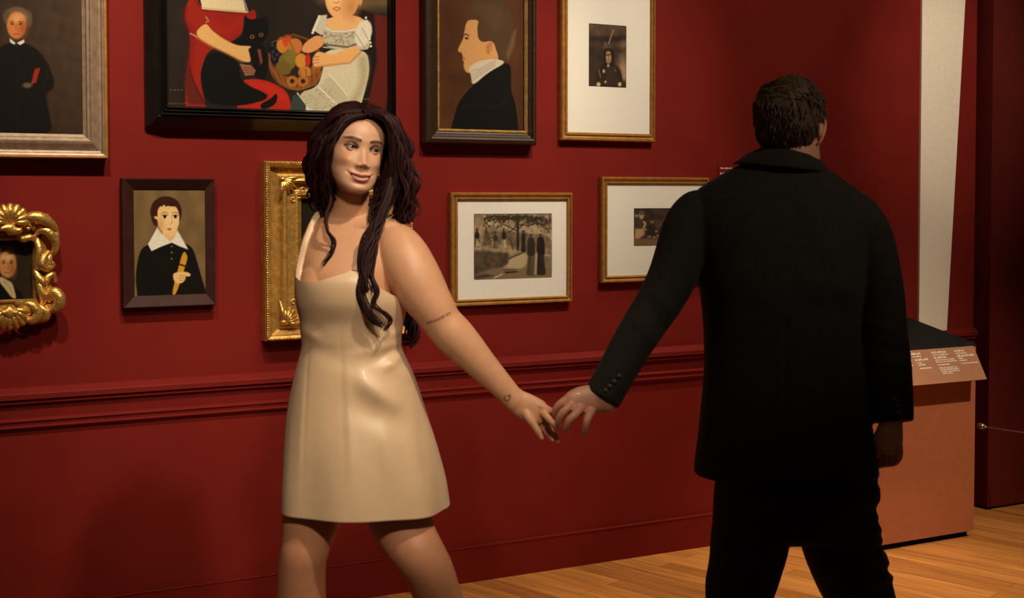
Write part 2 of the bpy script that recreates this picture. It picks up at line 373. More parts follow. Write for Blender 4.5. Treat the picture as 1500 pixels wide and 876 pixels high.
    A.poly(b([(340,330),(630,330),(655,470),(620,620),(540,900),(250,900),(160,630),(300,590),(340,470)]), (206,196,164)); A.poly(b([(560,380),(640,360),(650,480),(615,620),(540,745),(470,745),(590,560)]), (176,162,128), 4, .8)
    A.poly(b([(380,495),(500,640),(520,745),(230,745),(165,630),(310,590)]), (190,180,150), 1.2, .7)
    A.line(b([(375,495),(500,640)]),1.2,(232,224,200)); A.line(b([(310,590),(470,745)]),2.2,(226,218,192)); A.line(b([(165,630),(240,745)]),2.4,(222,212,186))
    r = np.random.default_rng(5)
    for k in range(60):
        x, y = r.uniform(200,420), r.uniform(600,740); A.ell(*b([(x,y)])[0], 1.0, .8, (150,140,114), .5, al=.8*(x > 170+(y-630)*.5))
    A.poly([(429,140),(436,138),(448,154),(448,164),(424,164)], (56,64,58))
    A.poly(b([(330,130),(400,120),(560,110),(640,150),(655,300),(640,340),(500,330),(340,320)]), (186,176,150))
    for k in range(90):
        x, y = r.uniform(345,560), r.uniform(205,300); A.ell(*b([(x,y)])[0], .9, .7, (104,92,74), .5, al=.75)
    A.line(b([(350,300),(500,318),(560,300)]),2.6,(96,88,74)); A.line(b([(340,318),(500,335),(570,318)]),1.6,(200,192,166))
    A.poly(b([(390,110),(560,100),(640,150),(575,190),(470,205),(400,205),(350,165)]), (224,172,112)); A.line(b([(345,180),(400,212),(480,212),(580,195),(640,155)]),2,(222,212,186))
    A.ell(*b([(610,225)])[0], 12, 20, (216,208,182), 1, 15); A.line(b([(560,230),(620,330)]),1,(150,140,116)); A.line(b([(600,190),(650,280)]),1,(150,140,116))
    A.poly(b([(310,105),(365,100),(350,190),(330,240),(265,200)]), (196,188,164))
    for k in range(9): A.ell(458+1.2*k, 48-3.0*k, 2.0, 1.8, (222,214,192), .5); A.ell(536+.9*k, 26+5.2*k, 1.8, 1.8, (222,214,190), .5)
    A.ell(501, 1, 24, 28, (226,170,108), 1); A.ell(490,-6,12,16,(236,190,130),5); A.ell(514,10,12,18,(190,126,72),6,al=.6); A.ell(527,0,4,8,(210,150,96),1)
    A.line(b([(405,55),(430,48),(455,55)]),1,(150,70,48)); A.line(b([(408,60),(432,72),(452,60)]),1.6,(190,96,70)); A.line(b([(405,15),(430,22),(445,12)]),1,(160,100,60)); A.ell(490,-8,3,2,(50,34,24)); A.ell(508,-8,3,2,(50,34,24))
    A.poly(b([(290,235),(340,250),(350,300),(260,360),(190,352),(205,295)]), (214,150,92))
    A.poly(b([(545,300),(600,345),(520,425),(350,445),(275,458),(262,400),(300,340),(400,378)]), (224,166,102)); A.line(b([(275,458),(350,445),(520,425),(600,345)]),2,(170,108,58),1.5,al=.8)
    for k in range(3): A.line(b([(268,385+22*k),(310,382+20*k)]),.8,(150,92,50))
    A.line([(533,145),(541,145)],1,(120,90,60)); A.line([(538,162),(543,162)],1,(120,90,60))
def art_profile(A):
    z = zoomed(610, 0, 3.81); A.mottle(.07, .08, 3); A.line(z([(160,80),(210,220),(160,330)]),12,(66,34,20),8,al=.5); A.line(z([(150,420),(300,440)]),8,(62,34,20),8,al=.5)
    A.poly(z([(600,-40),(640,-40),(640,760),(575,760)]), (62,38,22), 10)
    A.poly(z([(505,345),(530,380),(525,500),(560,600),(580,900),(150,900),(212,640),(240,560),(310,480),(400,400)]), (19,17,15))
    A.line(z([(250,600),(330,585),(430,600)]),2,(28,25,22),2); A.line(z([(520,520),(480,580),(430,600)]),2,(28,25,22),2)
    A.poly(z([(280,110),(350,110),(340,150),(345,215),(370,235),(430,225),(458,310),(455,340),(300,385),(297,410),(275,402),(262,370),(266,348),(257,335),(260,318),(253,295),(230,288),(235,265),(262,215),(265,190)]), (204,152,94), .8)
    A.poly(z([(278,30),(330,-20),(480,-20),(535,80),(548,160),(540,250),(505,345),(455,312),(432,230),(405,222),(370,237),(345,215),(340,150),(355,115),(320,105),(278,112)]), (80,58,38), 1)
    A.poly(z([(300,40),(360,0),(470,30),(500,120),(430,190),(380,100)]), (88,64,42), 5); A.poly(z([(500,300),(540,180),(560,160),(545,260),(510,345)]), (104,78,50), 2)
    A.line(z([(263,196),(278,190),(292,200)]),1.8,(84,54,32)); A.line(z([(272,210),(290,215)]),1.4,(96,62,38)); A.ell(*z([(280,214)])[0],2,1.6,(60,40,26)); A.line(z([(257,318),(272,330),(258,336)]),1,(150,80,50)); A.line(z([(238,288),(252,294)]),1,(150,98,58))
    A.ell(*z([(405,268)])[0],5.2,9,(190,132,78),1,10); A.line(z([(418,245),(398,260),(402,300)]),1,(150,96,54)); A.line(z([(300,395),(360,360),(440,330)]),3,(176,122,72),2,al=.7)
    A.poly(z([(288,378),(340,342),(440,325),(505,347),(400,405),(312,482),(305,425)]), (204,192,170), .8)
    for k in range(4): A.line(z([(305,400+18*k),(350,385+12*k),(440,335+10*k)]),.9,(160,148,126),.7)
def art_rococo(A):
    A.mix(np.clip((A.X-10)/40, 0, 1)*.5, (52,40,22))
    A.poly([(-40,445),(-34,425),(-12,412),(2,404),(14,425),(26,440),(30,445)], (14,13,14),1.2); A.poly([(20,420),(32,430),(38,446),(10,446)], (15,14,13),1.5)
    A.ell(10,372,17,13,(70,50,30),2); A.ell(-3,385,6,16,(64,46,28),2); A.ell(11,387,13,20,(190,128,74),1.4); A.ell(9,377,9,7,(210,158,100),3); A.ell(19,394,5,12,(140,84,46),3,al=.7)
    A.line([(3,382),(8,381.5)],1.2,(80,50,30)); A.line([(14,382),(19,382.5)],1.2,(80,50,30)); A.ell(5.5,385,2,1.2,(50,36,26)); A.ell(16.5,385,2,1.2,(50,36,26)); A.line([(11,384),(13,393),(10,394)],1,(150,90,50)); A.line([(7,399),(15,399)],1.3,(150,70,46))
    A.poly([(0,404),(10,410),(18,414),(22,428),(24,438),(17,436),(8,424),(-2,412)], (186,164,122),1); A.line([(6,412),(14,420),(18,432)],1,(140,120,84))
def art_boy(A):
    z = zoomed(180, 250, 4.173); A.mottle(.05, .12, 4)
    A.poly(z([(160,445),(110,480),(88,560),(78,650),(84,720),(100,900),(560,900),(492,690),(455,560),(432,480),(390,445),(300,430)]), (20,17,14))
    A.poly(z([(240,360),(328,360),(318,430),(285,440),(245,420)]), (224,180,118))
    A.poly(z([(210,348),(248,395),(288,432),(312,415),(332,362),(400,482),(345,462),(300,440),(240,462),(175,492),(153,450)]), (228,222,204), .6, sharp=True)
    A.poly(z([(165,250),(180,195),(225,160),(285,155),(340,185),(362,245),(355,300),(340,320),(225,320),(200,348),(178,312)]), (58,28,18), 1)
    A.poly(z([(212,240),(228,215),(240,222),(250,205),(262,222),(275,215),(300,220),(325,218),(345,262),(345,320),(325,378),(292,406),(255,395),(218,342),(212,300),(190,290),(195,275),(212,285)]), (236,194,132), .6)
    A.ell(*z([(300,300)])[0],7,12,(242,206,148),4); A.ell(*z([(230,330)])[0],4,10,(206,150,92),3,al=.6)
    for ex in (256, 321):
        c = z([(ex,281)])[0]; A.ell(c[0],c[1],4.4,2.5,(236,226,206),.5); A.ell(c[0],c[1],2.5,2.5,(34,22,16),.5); A.line([(c[0]-4.6,c[1]-1.5),(c[0],c[1]-3),(c[0]+4.6,c[1]-1.5)],.9,(92,54,34)); A.line([(c[0]-5,c[1]-5),(c[0],c[1]-6.5),(c[0]+5,c[1]-5)],.9,(130,84,54))
    A.line(z([(298,280),(302,320),(285,328)]),.9,(190,128,82)); A.poly(z([(265,356),(285,350),(302,356),(285,366)]), (184,84,62), .5)
    for k in range(3): A.ell(*z([(299,462+38*k)])[0],1.5,1.5,(110,92,60),.5)
    A.poly(z([(375,490),(394,520),(394,545),(326,760),(296,760),(345,570),(360,520)]), (206,148,44), .6); A.line(z([(345,572),(385,585)]),2.4,(50,34,18))
    A.poly(z([(305,625),(370,616),(402,622),(418,640),(400,648),(382,645),(385,660),(365,688),(325,690),(310,668)]), (232,188,124), .6)
    for k in range(3): A.line(z([(345,640+15*k),(382,645+13*k)]),.8,(170,116,70))
def art_portrait_print(A):
    z = zoomed(840, 20, 7.3); A.mix(np.clip((75-A.Y)/40, 0, 1)*.8, (100,80,58)); A.poly(z([(170,245),(570,245),(570,300),(170,300)]),(44,31,24),3)
    A.ell(*z([(545,560)])[0],9,16,(150,120,88),6); A.ell(*z([(540,330)])[0],7,6,(110,86,62),4); A.poly(z([(495,560),(575,560),(575,720),(530,700)]),(160,130,96),3); A.mottle(.1,.3,6)
    A.poly(z([(240,780),(245,620),(290,545),(350,530),(440,540),(500,590),(530,720),(530,800),(240,800)]), (46,32,24),1); A.line(z([(270,600),(290,680)]),1.6,(120,96,70)); A.ell(*z([(325,615)])[0],1.7,2.6,(190,170,140)); A.ell(*z([(445,605)])[0],2,2,(100,60,44))
    for k in range(6): A.line(z([(360+18*k,560),(350+22*k,760)]),.7,(78,56,42))
    A.ell(*z([(377,440)])[0],7.4,10.5,(32,22,17),1); A.ell(*z([(373,465)])[0],5,9,(168,128,92),1); A.ell(*z([(360,440)])[0],2,1,(50,34,26)); A.ell(*z([(388,440)])[0],2,1,(50,34,26)); A.line(z([(374,450),(376,480)]),.8,(110,78,56)); A.line(z([(362,500),(386,500)]),1,(96,60,46))
    A.line(z([(340,560),(335,400)]),2.5,(28,20,16)); A.line(z([(418,560),(415,400)]),2.5,(28,20,16))
    A.line(z([(378,320),(400,250),(428,175)]),1.8,(150,124,94),1); A.line(z([(340,320),(350,350)]),2.4,(130,104,78),1.5); A.line(z([(330,360),(400,350)]),4,(88,68,50),2)
    A.ell(*z([(268,755)])[0],3,3,(206,170,124)); A.ell(*z([(495,755)])[0],2.6,3,(206,170,124)); A.ell(*z([(342,730)])[0],1.6,2,(180,160,130)); A.ell(*z([(372,555)])[0],1.5,2,(190,170,140))
def art_village(A):
    z = zoomed(660, 280, 5.153)
    A.poly(z([(150,160),(780,160),(780,400),(150,430)]), (150,128,98), 3); A.poly(z([(240,240),(450,300),(480,300),(330,200)]), (188,168,134), 3, .8); A.poly(z([(520,280),(640,250),(770,330),(770,360),(600,320)]), (176,156,122), 3, .7)
    A.poly(z([(280,295),(440,305),(740,330),(760,400),(760,440),(280,400)]), (112,94,70), 1.5); A.poly(z([(265,270),(310,405),(235,415)]), (96,80,60), 1); A.line(z([(268,270),(305,400)]),1,(60,48,36))
    A.poly(z([(170,420),(560,450),(560,470),(170,470)]), (160,140,110), 2); A.poly(z([(170,445),(440,465),(430,560),(300,620),(170,640)]), (80,66,48), 2.5); A.mottle(.12,.35,8)
    A.poly(z([(450,500),(560,460),(580,500),(570,570),(480,600),(380,590),(430,555)]), (178,158,122), 1.5); A.line(z([(440,510),(560,458)]),2,(72,58,42)); A.line(z([(420,480),(425,550)]),1.4,(70,56,40))
    A.poly(z([(170,640),(340,570),(600,600),(770,560),(770,670),(170,670)]), (122,102,76), 2); A.line(z([(330,655),(390,628)]),2,(186,168,134)); A.poly(z([(400,595),(500,590),(505,612),(420,622)]), (44,34,26), 1); A.line(z([(410,603),(500,598)]),1,(170,150,116)); A.poly(z([(170,645),(260,625),(330,640),(200,668)]), (64,50,38), 2)
    dk = (42,33,25)
    A.poly(z([(493,170),(512,170),(516,300),(520,450),(496,450),(500,300)]), dk, .8)
    for a in ([(500,300),(430,265),(360,235)],[(505,290),(560,240),(640,200)],[(500,260),(470,290),(440,310)],[(508,250),(580,260),(660,240),(740,300)],[(500,220),(420,195),(300,190)]): A.line(z(a),1.4,dk,.6)
    r = np.random.default_rng(9)
    for k in range(300):
        x = r.uniform(250,752); y = 182+abs(r.normal(0,30)) + (max(0,x-560)*.28*r.uniform(0,1)); A.ell(*z([(x,y)])[0], r.uniform(.8,2.6), r.uniform(.6,1.5), (52,42,31), .8, r.uniform(0,180), .8)
    def fig(x, y0, y1, w, c, skirt=None):
        m = (y0+y1)/2; A.ell(*z([(x,y0+11)])[0], 2.0, 2.7, c, .6); A.ell(*z([(x+3,y0+13)])[0], .9, 1.3, (140,116,88), .6)
        A.poly(z([(x-w*.40,m-4),(x+w*.40,m-4),(x+w*.52,m+(y1-m)*.5),(x+w*.72,y1),(x,y1+6),(x-w*.72,y1),(x-w*.52,m+(y1-m)*.5)]), skirt or c, .9)
        A.poly(z([(x-w*.16,y0+20),(x+w*.16,y0+20),(x+w*.46,y0+34),(x+w*.56,m-10),(x+w*.40,m+8),(x-w*.40,m+8),(x-w*.56,m-10),(x-w*.46,y0+34)]), c, .8)
        A.line(z([(x-w*.2,m+10),(x-w*.35,y1-10)]), .8, tuple(int(v*.7) for v in (skirt or c)), .7); A.line(z([(x+w*.15,m+10),(x+w*.3,y1-10)]), .8, tuple(min(255, int(v*1.3)) for v in (skirt or c)), .7)
    fig(200,283,420,34,dk,(96,80,60)); fig(340,310,430,30,(56,44,33),(104,86,64)); fig(403,283,432,32,dk,(166,146,112)); fig(550,298,455,30,dk); fig(608,328,635,56,(50,40,30),(84,68,50)); fig(680,325,630,58,(34,27,21),(44,35,27)); A.line(z([(430,360),(460,380),(468,440)]),.9,dk); A.line(z([(298,352),(330,345)]),1.2,dk); A.poly(z([(640,470),(655,460),(650,630),(632,630)]), (170,150,118), 1); A.poly(z([(715,480),(755,484),(755,492),(715,488)]), (190,170,136), .8); A.ell(360*.194+660-.0, 280+265/5.153, 1, 2, dk, .6); A.poly(z([(195,360),(228,410),(190,424)]), (180,160,126), 1)
    A.line(z([(178,183),(752,183),(752,660),(178,660),(178,183)]),1,(120,100,76),.6,al=.6)
def art_group(A):
    z = zoomed(900, 290, 9.375); A.mottle(.12,.3,5); A.poly(z([(260,560),(860,550),(860,660),(260,660)]), (116,86,62), 2); A.poly(z([(560,320),(860,350),(860,420),(560,400)]), (92,68,52), 4)
    A.poly(z([(280,290),(400,280),(420,330),(410,420),(280,420)]), (70,52,40), 1); A.ell(*z([(372,235)])[0],3.6,6,(176,146,108),1); A.ell(*z([(375,205)])[0],4,3.4,(96,72,54),1); A.poly(z([(285,425),(405,420),(415,500),(340,560),(280,560)]), (176,142,104), 1.5); A.line(z([(405,330),(425,350),(405,410)]),3.4,(166,134,98)); A.ell(*z([(305,245)])[0],2.6,2,(150,126,96),1)
    A.poly(z([(440,420),(500,350),(545,370),(580,440),(560,540),(440,520)]), (48,34,27), 1.5); A.ell(*z([(515,315)])[0],2.6,3.8,(140,104,76),1); A.ell(*z([(510,292)])[0],2.8,2.2,(44,32,26),1)
    A.poly(z([(640,530),(660,420),(720,390),(770,420),(790,560),(650,550)]), (36,26,21), 1.5); A.ell(*z([(708,325)])[0],4,5,(60,42,32),1); A.ell(*z([(712,303)])[0],3.6,2.4,(190,164,128),.8); A.ell(*z([(705,385)])[0],2,1.6,(150,120,90),1)
    for x, y in ((480,530),(575,460),(620,545),(545,540),(425,435),(600,520)): A.ell(*z([(x,y)])[0],2.2,1.4,(150,122,92),.8)
def art_dark(A): A.mottle(.15,.08,3); A.ell(520,370,40,60,(46,34,24),20)

# ------------------------------------------------------------------ framed pictures
def rect_frame(x0, x1, z0, z1, prof):
    """prof: (inset m, height m) from outer wall edge inwards"""
    rings = []
    for i, h in prof:
        rings.append(np.array([(x0+i, -h, z0+i), (x1-i, -h, z0+i), (x1-i, -h, z1-i), (x0+i, -h, z1-i)]))
    return loft(rings, cap=False)
def canvas(x0, x1, z0, z1, y, fn, bgc, k, res=0.0022):
    nx, nz = max(8, int((x1-x0)/res)), max(8, int((z1-z0)/res))
    X, Z = np.meshgrid(np.linspace(x0, x1, nx), np.linspace(z0, z1, nz)); n = nx*nz
    V = np.stack([X.ravel(), np.full(n, -y), Z.ravel()], 1)
    px, py = proj(V); A = Art(px, py, bgc); fn(A)
    me = bpy.data.meshes.new('m')
    idx = np.arange(n).reshape(nz, nx)
    Fc = np.stack([idx[:-1, :-1], idx[:-1, 1:], idx[1:, 1:], idx[1:, :-1]], -1).reshape(-1, 4)
    back = np.array([(x0, -y+.004, z0), (x1, -y+.004, z0), (x1, -y+.004, z1), (x0, -y+.004, z1)])
    V = np.vstack([V, back]); a, b, c, d = idx[0, 0], idx[0, -1], idx[-1, -1], idx[-1, 0]
    Fc = [tuple(map(int, f)) for f in Fc] + [(n+3, n+2, n+1, n), tuple(map(int, list(idx[0])+[n+1, n]))[::-1], tuple(map(int, list(idx[-1])+[n+2, n+3]))]
    Fc += [tuple(map(int, list(idx[:, 0])+[n+3, n])), tuple(map(int, list(idx[:, -1])+[n+2, n+1]))[::-1]]
    me.from_pydata([tuple(v) for v in V], [], Fc)
    C = np.vstack([lin(np.clip(A.C, 0, 255))*k, np.full((4, 3), .05)]); set_color(me, np.clip(C, 0, .9))
    return me
def rect_px(l, r, t, b, off):
    """picture-plane rectangle on a plane off metres out from the wall"""
    xm, ym = (l+r)/2, (t+b)/2
    return WALL(l, ym, off)[0], WALL(r, ym, off)[0], WALL(xm, b, off)[2], WALL(xm, t, off)[2]
PK = 1.0
def picture(name, label, cat, outer, inner, depth, prof, fmat, fn=None, bgc=(40,30,24), canvas_y=0.02, mat=None, pic=None, k=PK, prt='canvas', extra=None, top=None, group=None):
    x0, x1, z0, z1 = rect_px(*outer, depth); a0, a1, b0, b1 = rect_px(*inner, canvas_y)
    t = thing(name, label, cat, (0.5*(x0+x1), -0.0, z0), group)
    ix = max(0.004, min(a0-x0, x1-a1)); 
    # profile given in fractions of the frame's width on each side
    L_, R_, B_, T_ = a0-x0, x1-a1, b0-z0, z1-b1
    rings = []
    for i, h in prof:
        rings.append(np.array([(x0+i*L_, -h, z0+i*B_), (x1-i*R_, -h, z0+i*B_), (x1-i*R_, -h, z1-i*T_), (x0+i*L_, -h, z1-i*T_)]))
    g = [loft(rings, cap=False)]
    fr = obj('frame', join(*g), fmat, t)
    if extra: extra(t, (x0, x1, z0, z1), (a0, a1, b0, b1))
    e = 0.004
    if mat:
        p0, p1, q0, q1 = rect_px(*pic, canvas_y)
        w = 0.003
        m = join(box(a0-e, p0, -canvas_y, -canvas_y+.004, b0-e, b1+e), box(p1, a1+e, -canvas_y, -canvas_y+.004, b0-e, b1+e), box(p0, p1, -canvas_y, -canvas_y+.004, b0-e, q0), box(p0, p1, -canvas_y, -canvas_y+.004, q1, b1+e))
        obj('mat_board', m, M['mat'], t)
        link_mesh('print', canvas(p0, p1, q0, q1, canvas_y-.002, fn, bgc, k), M['print'], t)
        obj('glass', box(a0-e, a1+e, -canvas_y-.005, -canvas_y-.003, b0-e, b1+e), M['glass'], t)
    else:
        link_mesh(prt, canvas(a0-e, a1+e, b0-e, b1+e, canvas_y, fn, bgc, k), M['paint'], t)
    obj('backing_board', box(a0-.004, a1+.004, -canvas_y+.005, -.001, b0-.004, b1+.004), M['kick'], t)
    return t
picture('framed_painting', 'large painting of a grey-haired figure in black robe with red book, silvered brown frame', 'painting', (-210, 156, -230, 230), (-172, 119, -200, 194), 0.05,
        [(0, 0), (0, .046), (.10, .050), (.20, .046), (.24, .036), (.32, .034), (.60, .046), (.70, .048), (.74, .042), (.84, .040), (.88, .032), (1.0, .026), (1.0, .012)], M['silver'], art_left, (54,40,29), .022)
def fil_gold(t, o, i):
    x0, x1, z0, z1 = o; w = .008
    obj('gilt_edge', rect_frame(x0-.001, x1+.001, z0-.001, z1+.001, [(0, .036), (0, .0485), (.004, .053), (.010, .052), (.012, .046), (.012, .036)]), M['gold_thin'], t)
bpy_left = [o for o in COL.objects if o.name == 'framed_painting'][0]
xo = rect_px(-210, 156, -230, 230, .05); fil_gold(bpy_left, xo, None)
picture('framed_painting', 'wide painting of two children with a black cat and fruit basket, black ridged frame', 'painting', (215, 586, -260, 191), (243, 567, -230, 160), 0.06,
        [(0, 0), (0, .016), (.50, .064), (.55, .062), (.57, .070), (.595, .073), (.62, .070), (.645, .058), (.71, .054), (.725, .061), (.75, .064), (.775, .061), (.80, .050), (.86, .046), (.875, .053), (.90, .056), (.925, .053), (.945, .042), (1.0, .034), (1.0, .012)], M['ebony'], art_big, (38,31,26), .026)
def slip_gold(t, o, i):
    a0, a1, b0, b1 = i; w = .011
    obj('gilt_slip', rect_frame(a0-w, a1+w, b0-w, b1+w, [(0, .026), (0, .036), (.004, .038), (.011, .030), (.011, .020)]), M['gold_old'], t)
picture('framed_painting', 'profile portrait of a man in white neckcloth, dark wood frame with gilt slip', 'painting', (623, 788, -250, 211), (643, 767, -225, 190), 0.055,
        [(0, 0), (0, .040), (.08, .050), (.30, .056), (.42, .054), (.50, .044), (.62, .040), (.70, .036), (1.0, .030), (1.0, .012)], M['walnut'], art_profile, (80,48,27), .024, extra=slip_gold)
THIN = [(0, 0), (0, .022), (.12, .030), (.30, .030), (.42, .024), (.62, .020), (.70, .026), (.86, .026), (1.0, .021), (1.0, .008)]
picture('framed_photograph', 'tall gilt framed photograph of a seated sitter with feather in wide white mat', 'framed photograph', (823, 961, -190, 207), (831, 952, -170, 195), 0.03, THIN, M['gold_thin'], art_portrait_print, (56,40,31), .016, True, (862.5, 917.5, 36, 127.5))
picture('framed_photograph', 'small gilt framed landscape print with village figures under a tree', 'framed photograph', (661, 839, 282, 446), (670, 829.5, 293, 436), 0.03, THIN, M['gold_thin'], art_village, (130,110,82), .016, True, (694, 808.5, 313, 408.5))
picture('framed_photograph', 'small gilt framed photograph of three people, partly behind the man in black suit', 'framed photograph', (882, 1039, 259.5, 412), (889, 1030, 270, 402), 0.03, THIN, M['gold_thin'], art_group, (62,46,36), .016, True, (928.5, 990.5, 305, 360))
picture('framed_painting', 'small portrait of a boy in white collar holding a yellow flute, plain red-brown frame', 'painting', (180, 316.5, 261, 450), (196, 300.5, 277, 432), 0.045,
        [(0, 0), (0, .034), (.06, .040), (.12, .040), (1.0, .022), (1.0, .010)], M['redwood'], art_boy, (118,94,60), .018)
def gilt_ornament(t, o, i):
    x0, x1, z0, z1 = o; a0, a1, b0, b1 = i; g = []
    def bead_row(ins, h, r, step):
        xa, xb, za, zb = x0+ins, x1-ins, z0+ins, z1-ins
        for x in np.arange(xa, xb, step): g.append(ball((x, -h, za), r, 6, 4)); g.append(ball((x, -h, zb), r, 6, 4))
        for z in np.arange(za, zb, step): g.append(ball((xa, -h, z), r, 6, 4)); g.append(ball((xb, -h, z), r, 6, 4))
        obj('beading', join(*g), M['gold'], t, smooth=True); g.clear()
    bead_row(.006, .058, .0042, .0085)
    w = (a0-x0); bead_row(w*.84, .046, .003, .007)
    for cx, cz, sx, sz in ((x0, z1, 1, -1), (x0, z0, 1, 1), (x1, z1, -1, -1), (x1, z0, -1, 1)):
        g = []
        for k in range(7):      # acanthus leaf fan over the mitre
            a = math.radians(-8+k*17.5); L = .075 if k in (0, 6) else .058
            c0 = np.array([cx+sx*w*.46, -.052, cz+sz*w*.46]); dr = np.array([sx*math.cos(a), 0, sz*math.sin(a)])
            pts = [c0, c0+dr*L*.5+np.array([0, -.010, 0]), c0+dr*L+np.array([0, .006, 0])]
            g.append(tube(cr(pts, 8), np.interp(np.linspace(0, 1, 8), [0, .5, 1], [.005, .0085, .003]), 8))
        g.append(ball((cx+sx*w*.46, -.056, cz+sz*w*.46), .011, 10, 8))
        for k in range(3):
            th = np.linspace(0, 4.6, 16); rr = .014*(1-th/6)
            c = np.array([cx+sx*(w*.75+.02*k), -.044, cz+sz*(w*.72+.016*(2-k))])
            g.append(tube(np.stack([c[0]+sx*rr*np.cos(th+k), np.full(16, c[1]), c[2]+sz*rr*np.sin(th+k)], 1), .0032, 6))
        obj('corner_ornament', join(*g), M['gold'], t, smooth=True)
picture('framed_painting', 'ornate wide gilt frame with beaded edge around dark painting, behind the woman', 'painting', (389, 606, 237, 495), (440.5, 556, 291, 446), 0.06,
        [(0, 0), (0, .048), (.03, .056), (.08, .058), (.14, .054), (.18, .040), (.34, .034), (.40, .040), (.46, .060), (.52, .064), (.57, .058), (.60, .046), (.76, .042), (.80, .046), (.88, .046), (.92, .038), (1.0, .030), (1.0, .012)], M['gold_old'], art_dark, (34,25,18), .022, extra=gilt_ornament)

def rococo():
    AX = 8.0
    def q(px, py, h): return WALL(px, py, h)
    c = WALL(AX, 482, 0)
    t = thing('framed_painting', 'small portrait of a man in white cravat within a carved rococo gilt frame', 'painting', (c[0], 0, c[2]))
    xm = WALL(AX, 395, .03)[0]
    x1 = WALL(48, 395, .03)[0]; x0 = 2*xm-x1; z1 = WALL(24, 353, .03)[2]; z0 = WALL(24, 438, .03)[2]
    link_mesh('canvas', canvas(x0-.004, x1+.004, z0-.004, z1+.004, .024, art_rococo, (38,29,18), 1.0), M['paint'], t)
    w = .034
    obj('frame', rect_frame(x0-w-.028, x1+w+.028, z0-w-.03, z1+w+.03, [(0, 0), (.004, .020), (.022, .036), (.034, .040), (.040, .030), (.050, .028), (.054, .038), (.058, .040), (.062, .030), (.064, .016)]), M['gold_old'], t)
    g = []
    S = 430.0
    def pt(px, py, h):
        p = WALL(px, py, h); return p
    def mir(p): p = np.array(p); p[..., 0] = 2*xm-p[..., 0]; return p
    def scroll(pts, radii, h=.045, lift=.012, seg=10):
        C = cr([(a, b) for a, b in pts], 26); r = np.interp(np.linspace(0, 1, 26), np.linspace(0, 1, len(radii)), radii)/S
        u = np.linspace(0, 1, 26); W = np.array([pt(a, b, h+lift*math.sin(math.pi*v)) for (a, b), v in zip(C, u)])
        g.append(tube(W, r, seg)); g.append(tube(mir(W), r, seg))
    def volute(px, py, r, turn, a0, rad=3.0, h=.05):
        th = np.linspace(0, turn, 30); rr = r*(1-.8*np.abs(th)/abs(turn))
        W = np.array([pt(px+R_*math.cos(a0+a), py+R_*math.sin(a0+a), h+.012*i/30) for i, (a, R_) in enumerate(zip(th, rr))])
        r_ = np.linspace(rad, rad*.6, 30)/S; g.append(tube(W, r_, 8)); g.append(tube(mir(W), r_, 8))
    def leaf(px, py, ang, L, wd, h=.046, curl=.012):
        a = math.radians(ang); C = [(px+L*u*math.cos(a+.5*u), py+L*u*math.sin(a+.5*u)) for u in np.linspace(0, 1, 12)]
        W = np.array([pt(x, y, h+curl*math.sin(2.4*u)) for (x, y), u in zip(C, np.linspace(0, 1, 12))])
        A_ = wd/S*np.interp(np.linspace(0, 1, 12), [0, .35, .8, 1], [.5, 1, .6, .12]); 
        for Wm in (W, mir(W)): g.append(sweep(Wm, A_, A_*.45, np.array([0., 1., 0.]), 10))
    # top crest: shell and cap leaf
    for k in range(9):
        a = math.radians(180+k*22.5); W = np.array([pt(AX+7+(2+u*24)*math.cos(a)*1.0, 326+(2+u*22)*math.sin(a), .062+.012*math.sin(3*u)) for u in np.linspace(0, 1, 10)]); g.append(tube(W, np.linspace(2.5, 5.0, 10)/S, 8)); 
    W = np.array([pt(AX+8+x, 336+2*math.sin(x*.2), .068) for x in np.linspace(-13, 13, 12)]); g.append(sweep(W, np.interp(np.linspace(0, 1, 12), [0, .5, 1], [4, 9, 4])/S, np.full(12, 6/S), np.array([0., 1., 0.]), 12))
    scroll([(30,332),(36,322),(46,318),(58,319),(70,325),(80,335),(82,345)], [4,6,8,9,8,6,3], .05, .016)
    volute(42,331,8,-7.5,.4,3.4,.056)
    scroll([(52,345),(58,338),(68,338),(76,345),(82,356),(80,368),(74,376)], [3,5,7,7,6,5,3], .046)
    for k in range(5): leaf(58+4*k, 326+3*k, -70+22*k, 18, 5, .052)
    scroll([(54,352),(58,366),(56,380),(52,396)], [5,6,5,3], .042); scroll([(70,370),(64,378),(62,388),(70,394),(78,390)], [4,6,6,5,3], .05)
    leaf(66,372,40,20,6); leaf(60,386,-20,22,6); leaf(56,398,70,20,5); leaf(68,384,120,20,5)
    scroll([(52,398),(58,408),(66,414),(70,406),(78,402),(81,412)], [4,6,6,5,4,3], .046); scroll([(56,410),(60,424),(64,436),(62,446)], [5,6,6,4], .044); leaf(64,412,60,24,6); leaf(72,418,80,18,5); leaf(60,428,20,20,6)
    scroll([(68,436),(78,428),(86,434),(87,446),(80,452),(70,450)], [5,8,9,9,8,5], .05, .02); leaf(76,440,-60,16,6,.056); leaf(80,450,150,22,6)
    # bottom: cartouche shell
    for k in range(9):
        a = math.radians(10+k*20); W = np.array([pt(AX+6+(3+u*25)*math.cos(a), 452+(2+u*25)*math.sin(a), .058+.014*math.sin(3*u)) for u in np.linspace(0, 1, 10)]); g.append(tube(W, np.linspace(2.6, 5.6, 10)/S, 8))
    W = np.array([pt(AX+6+x, 458, .07) for x in np.linspace(-10, 10, 10)]); g.append(sweep(W, np.interp(np.linspace(0, 1, 10), [0, .5, 1], [4, 12, 4])/S, np.full(10, 7/S), np.array([0., 1., 0.]), 12))
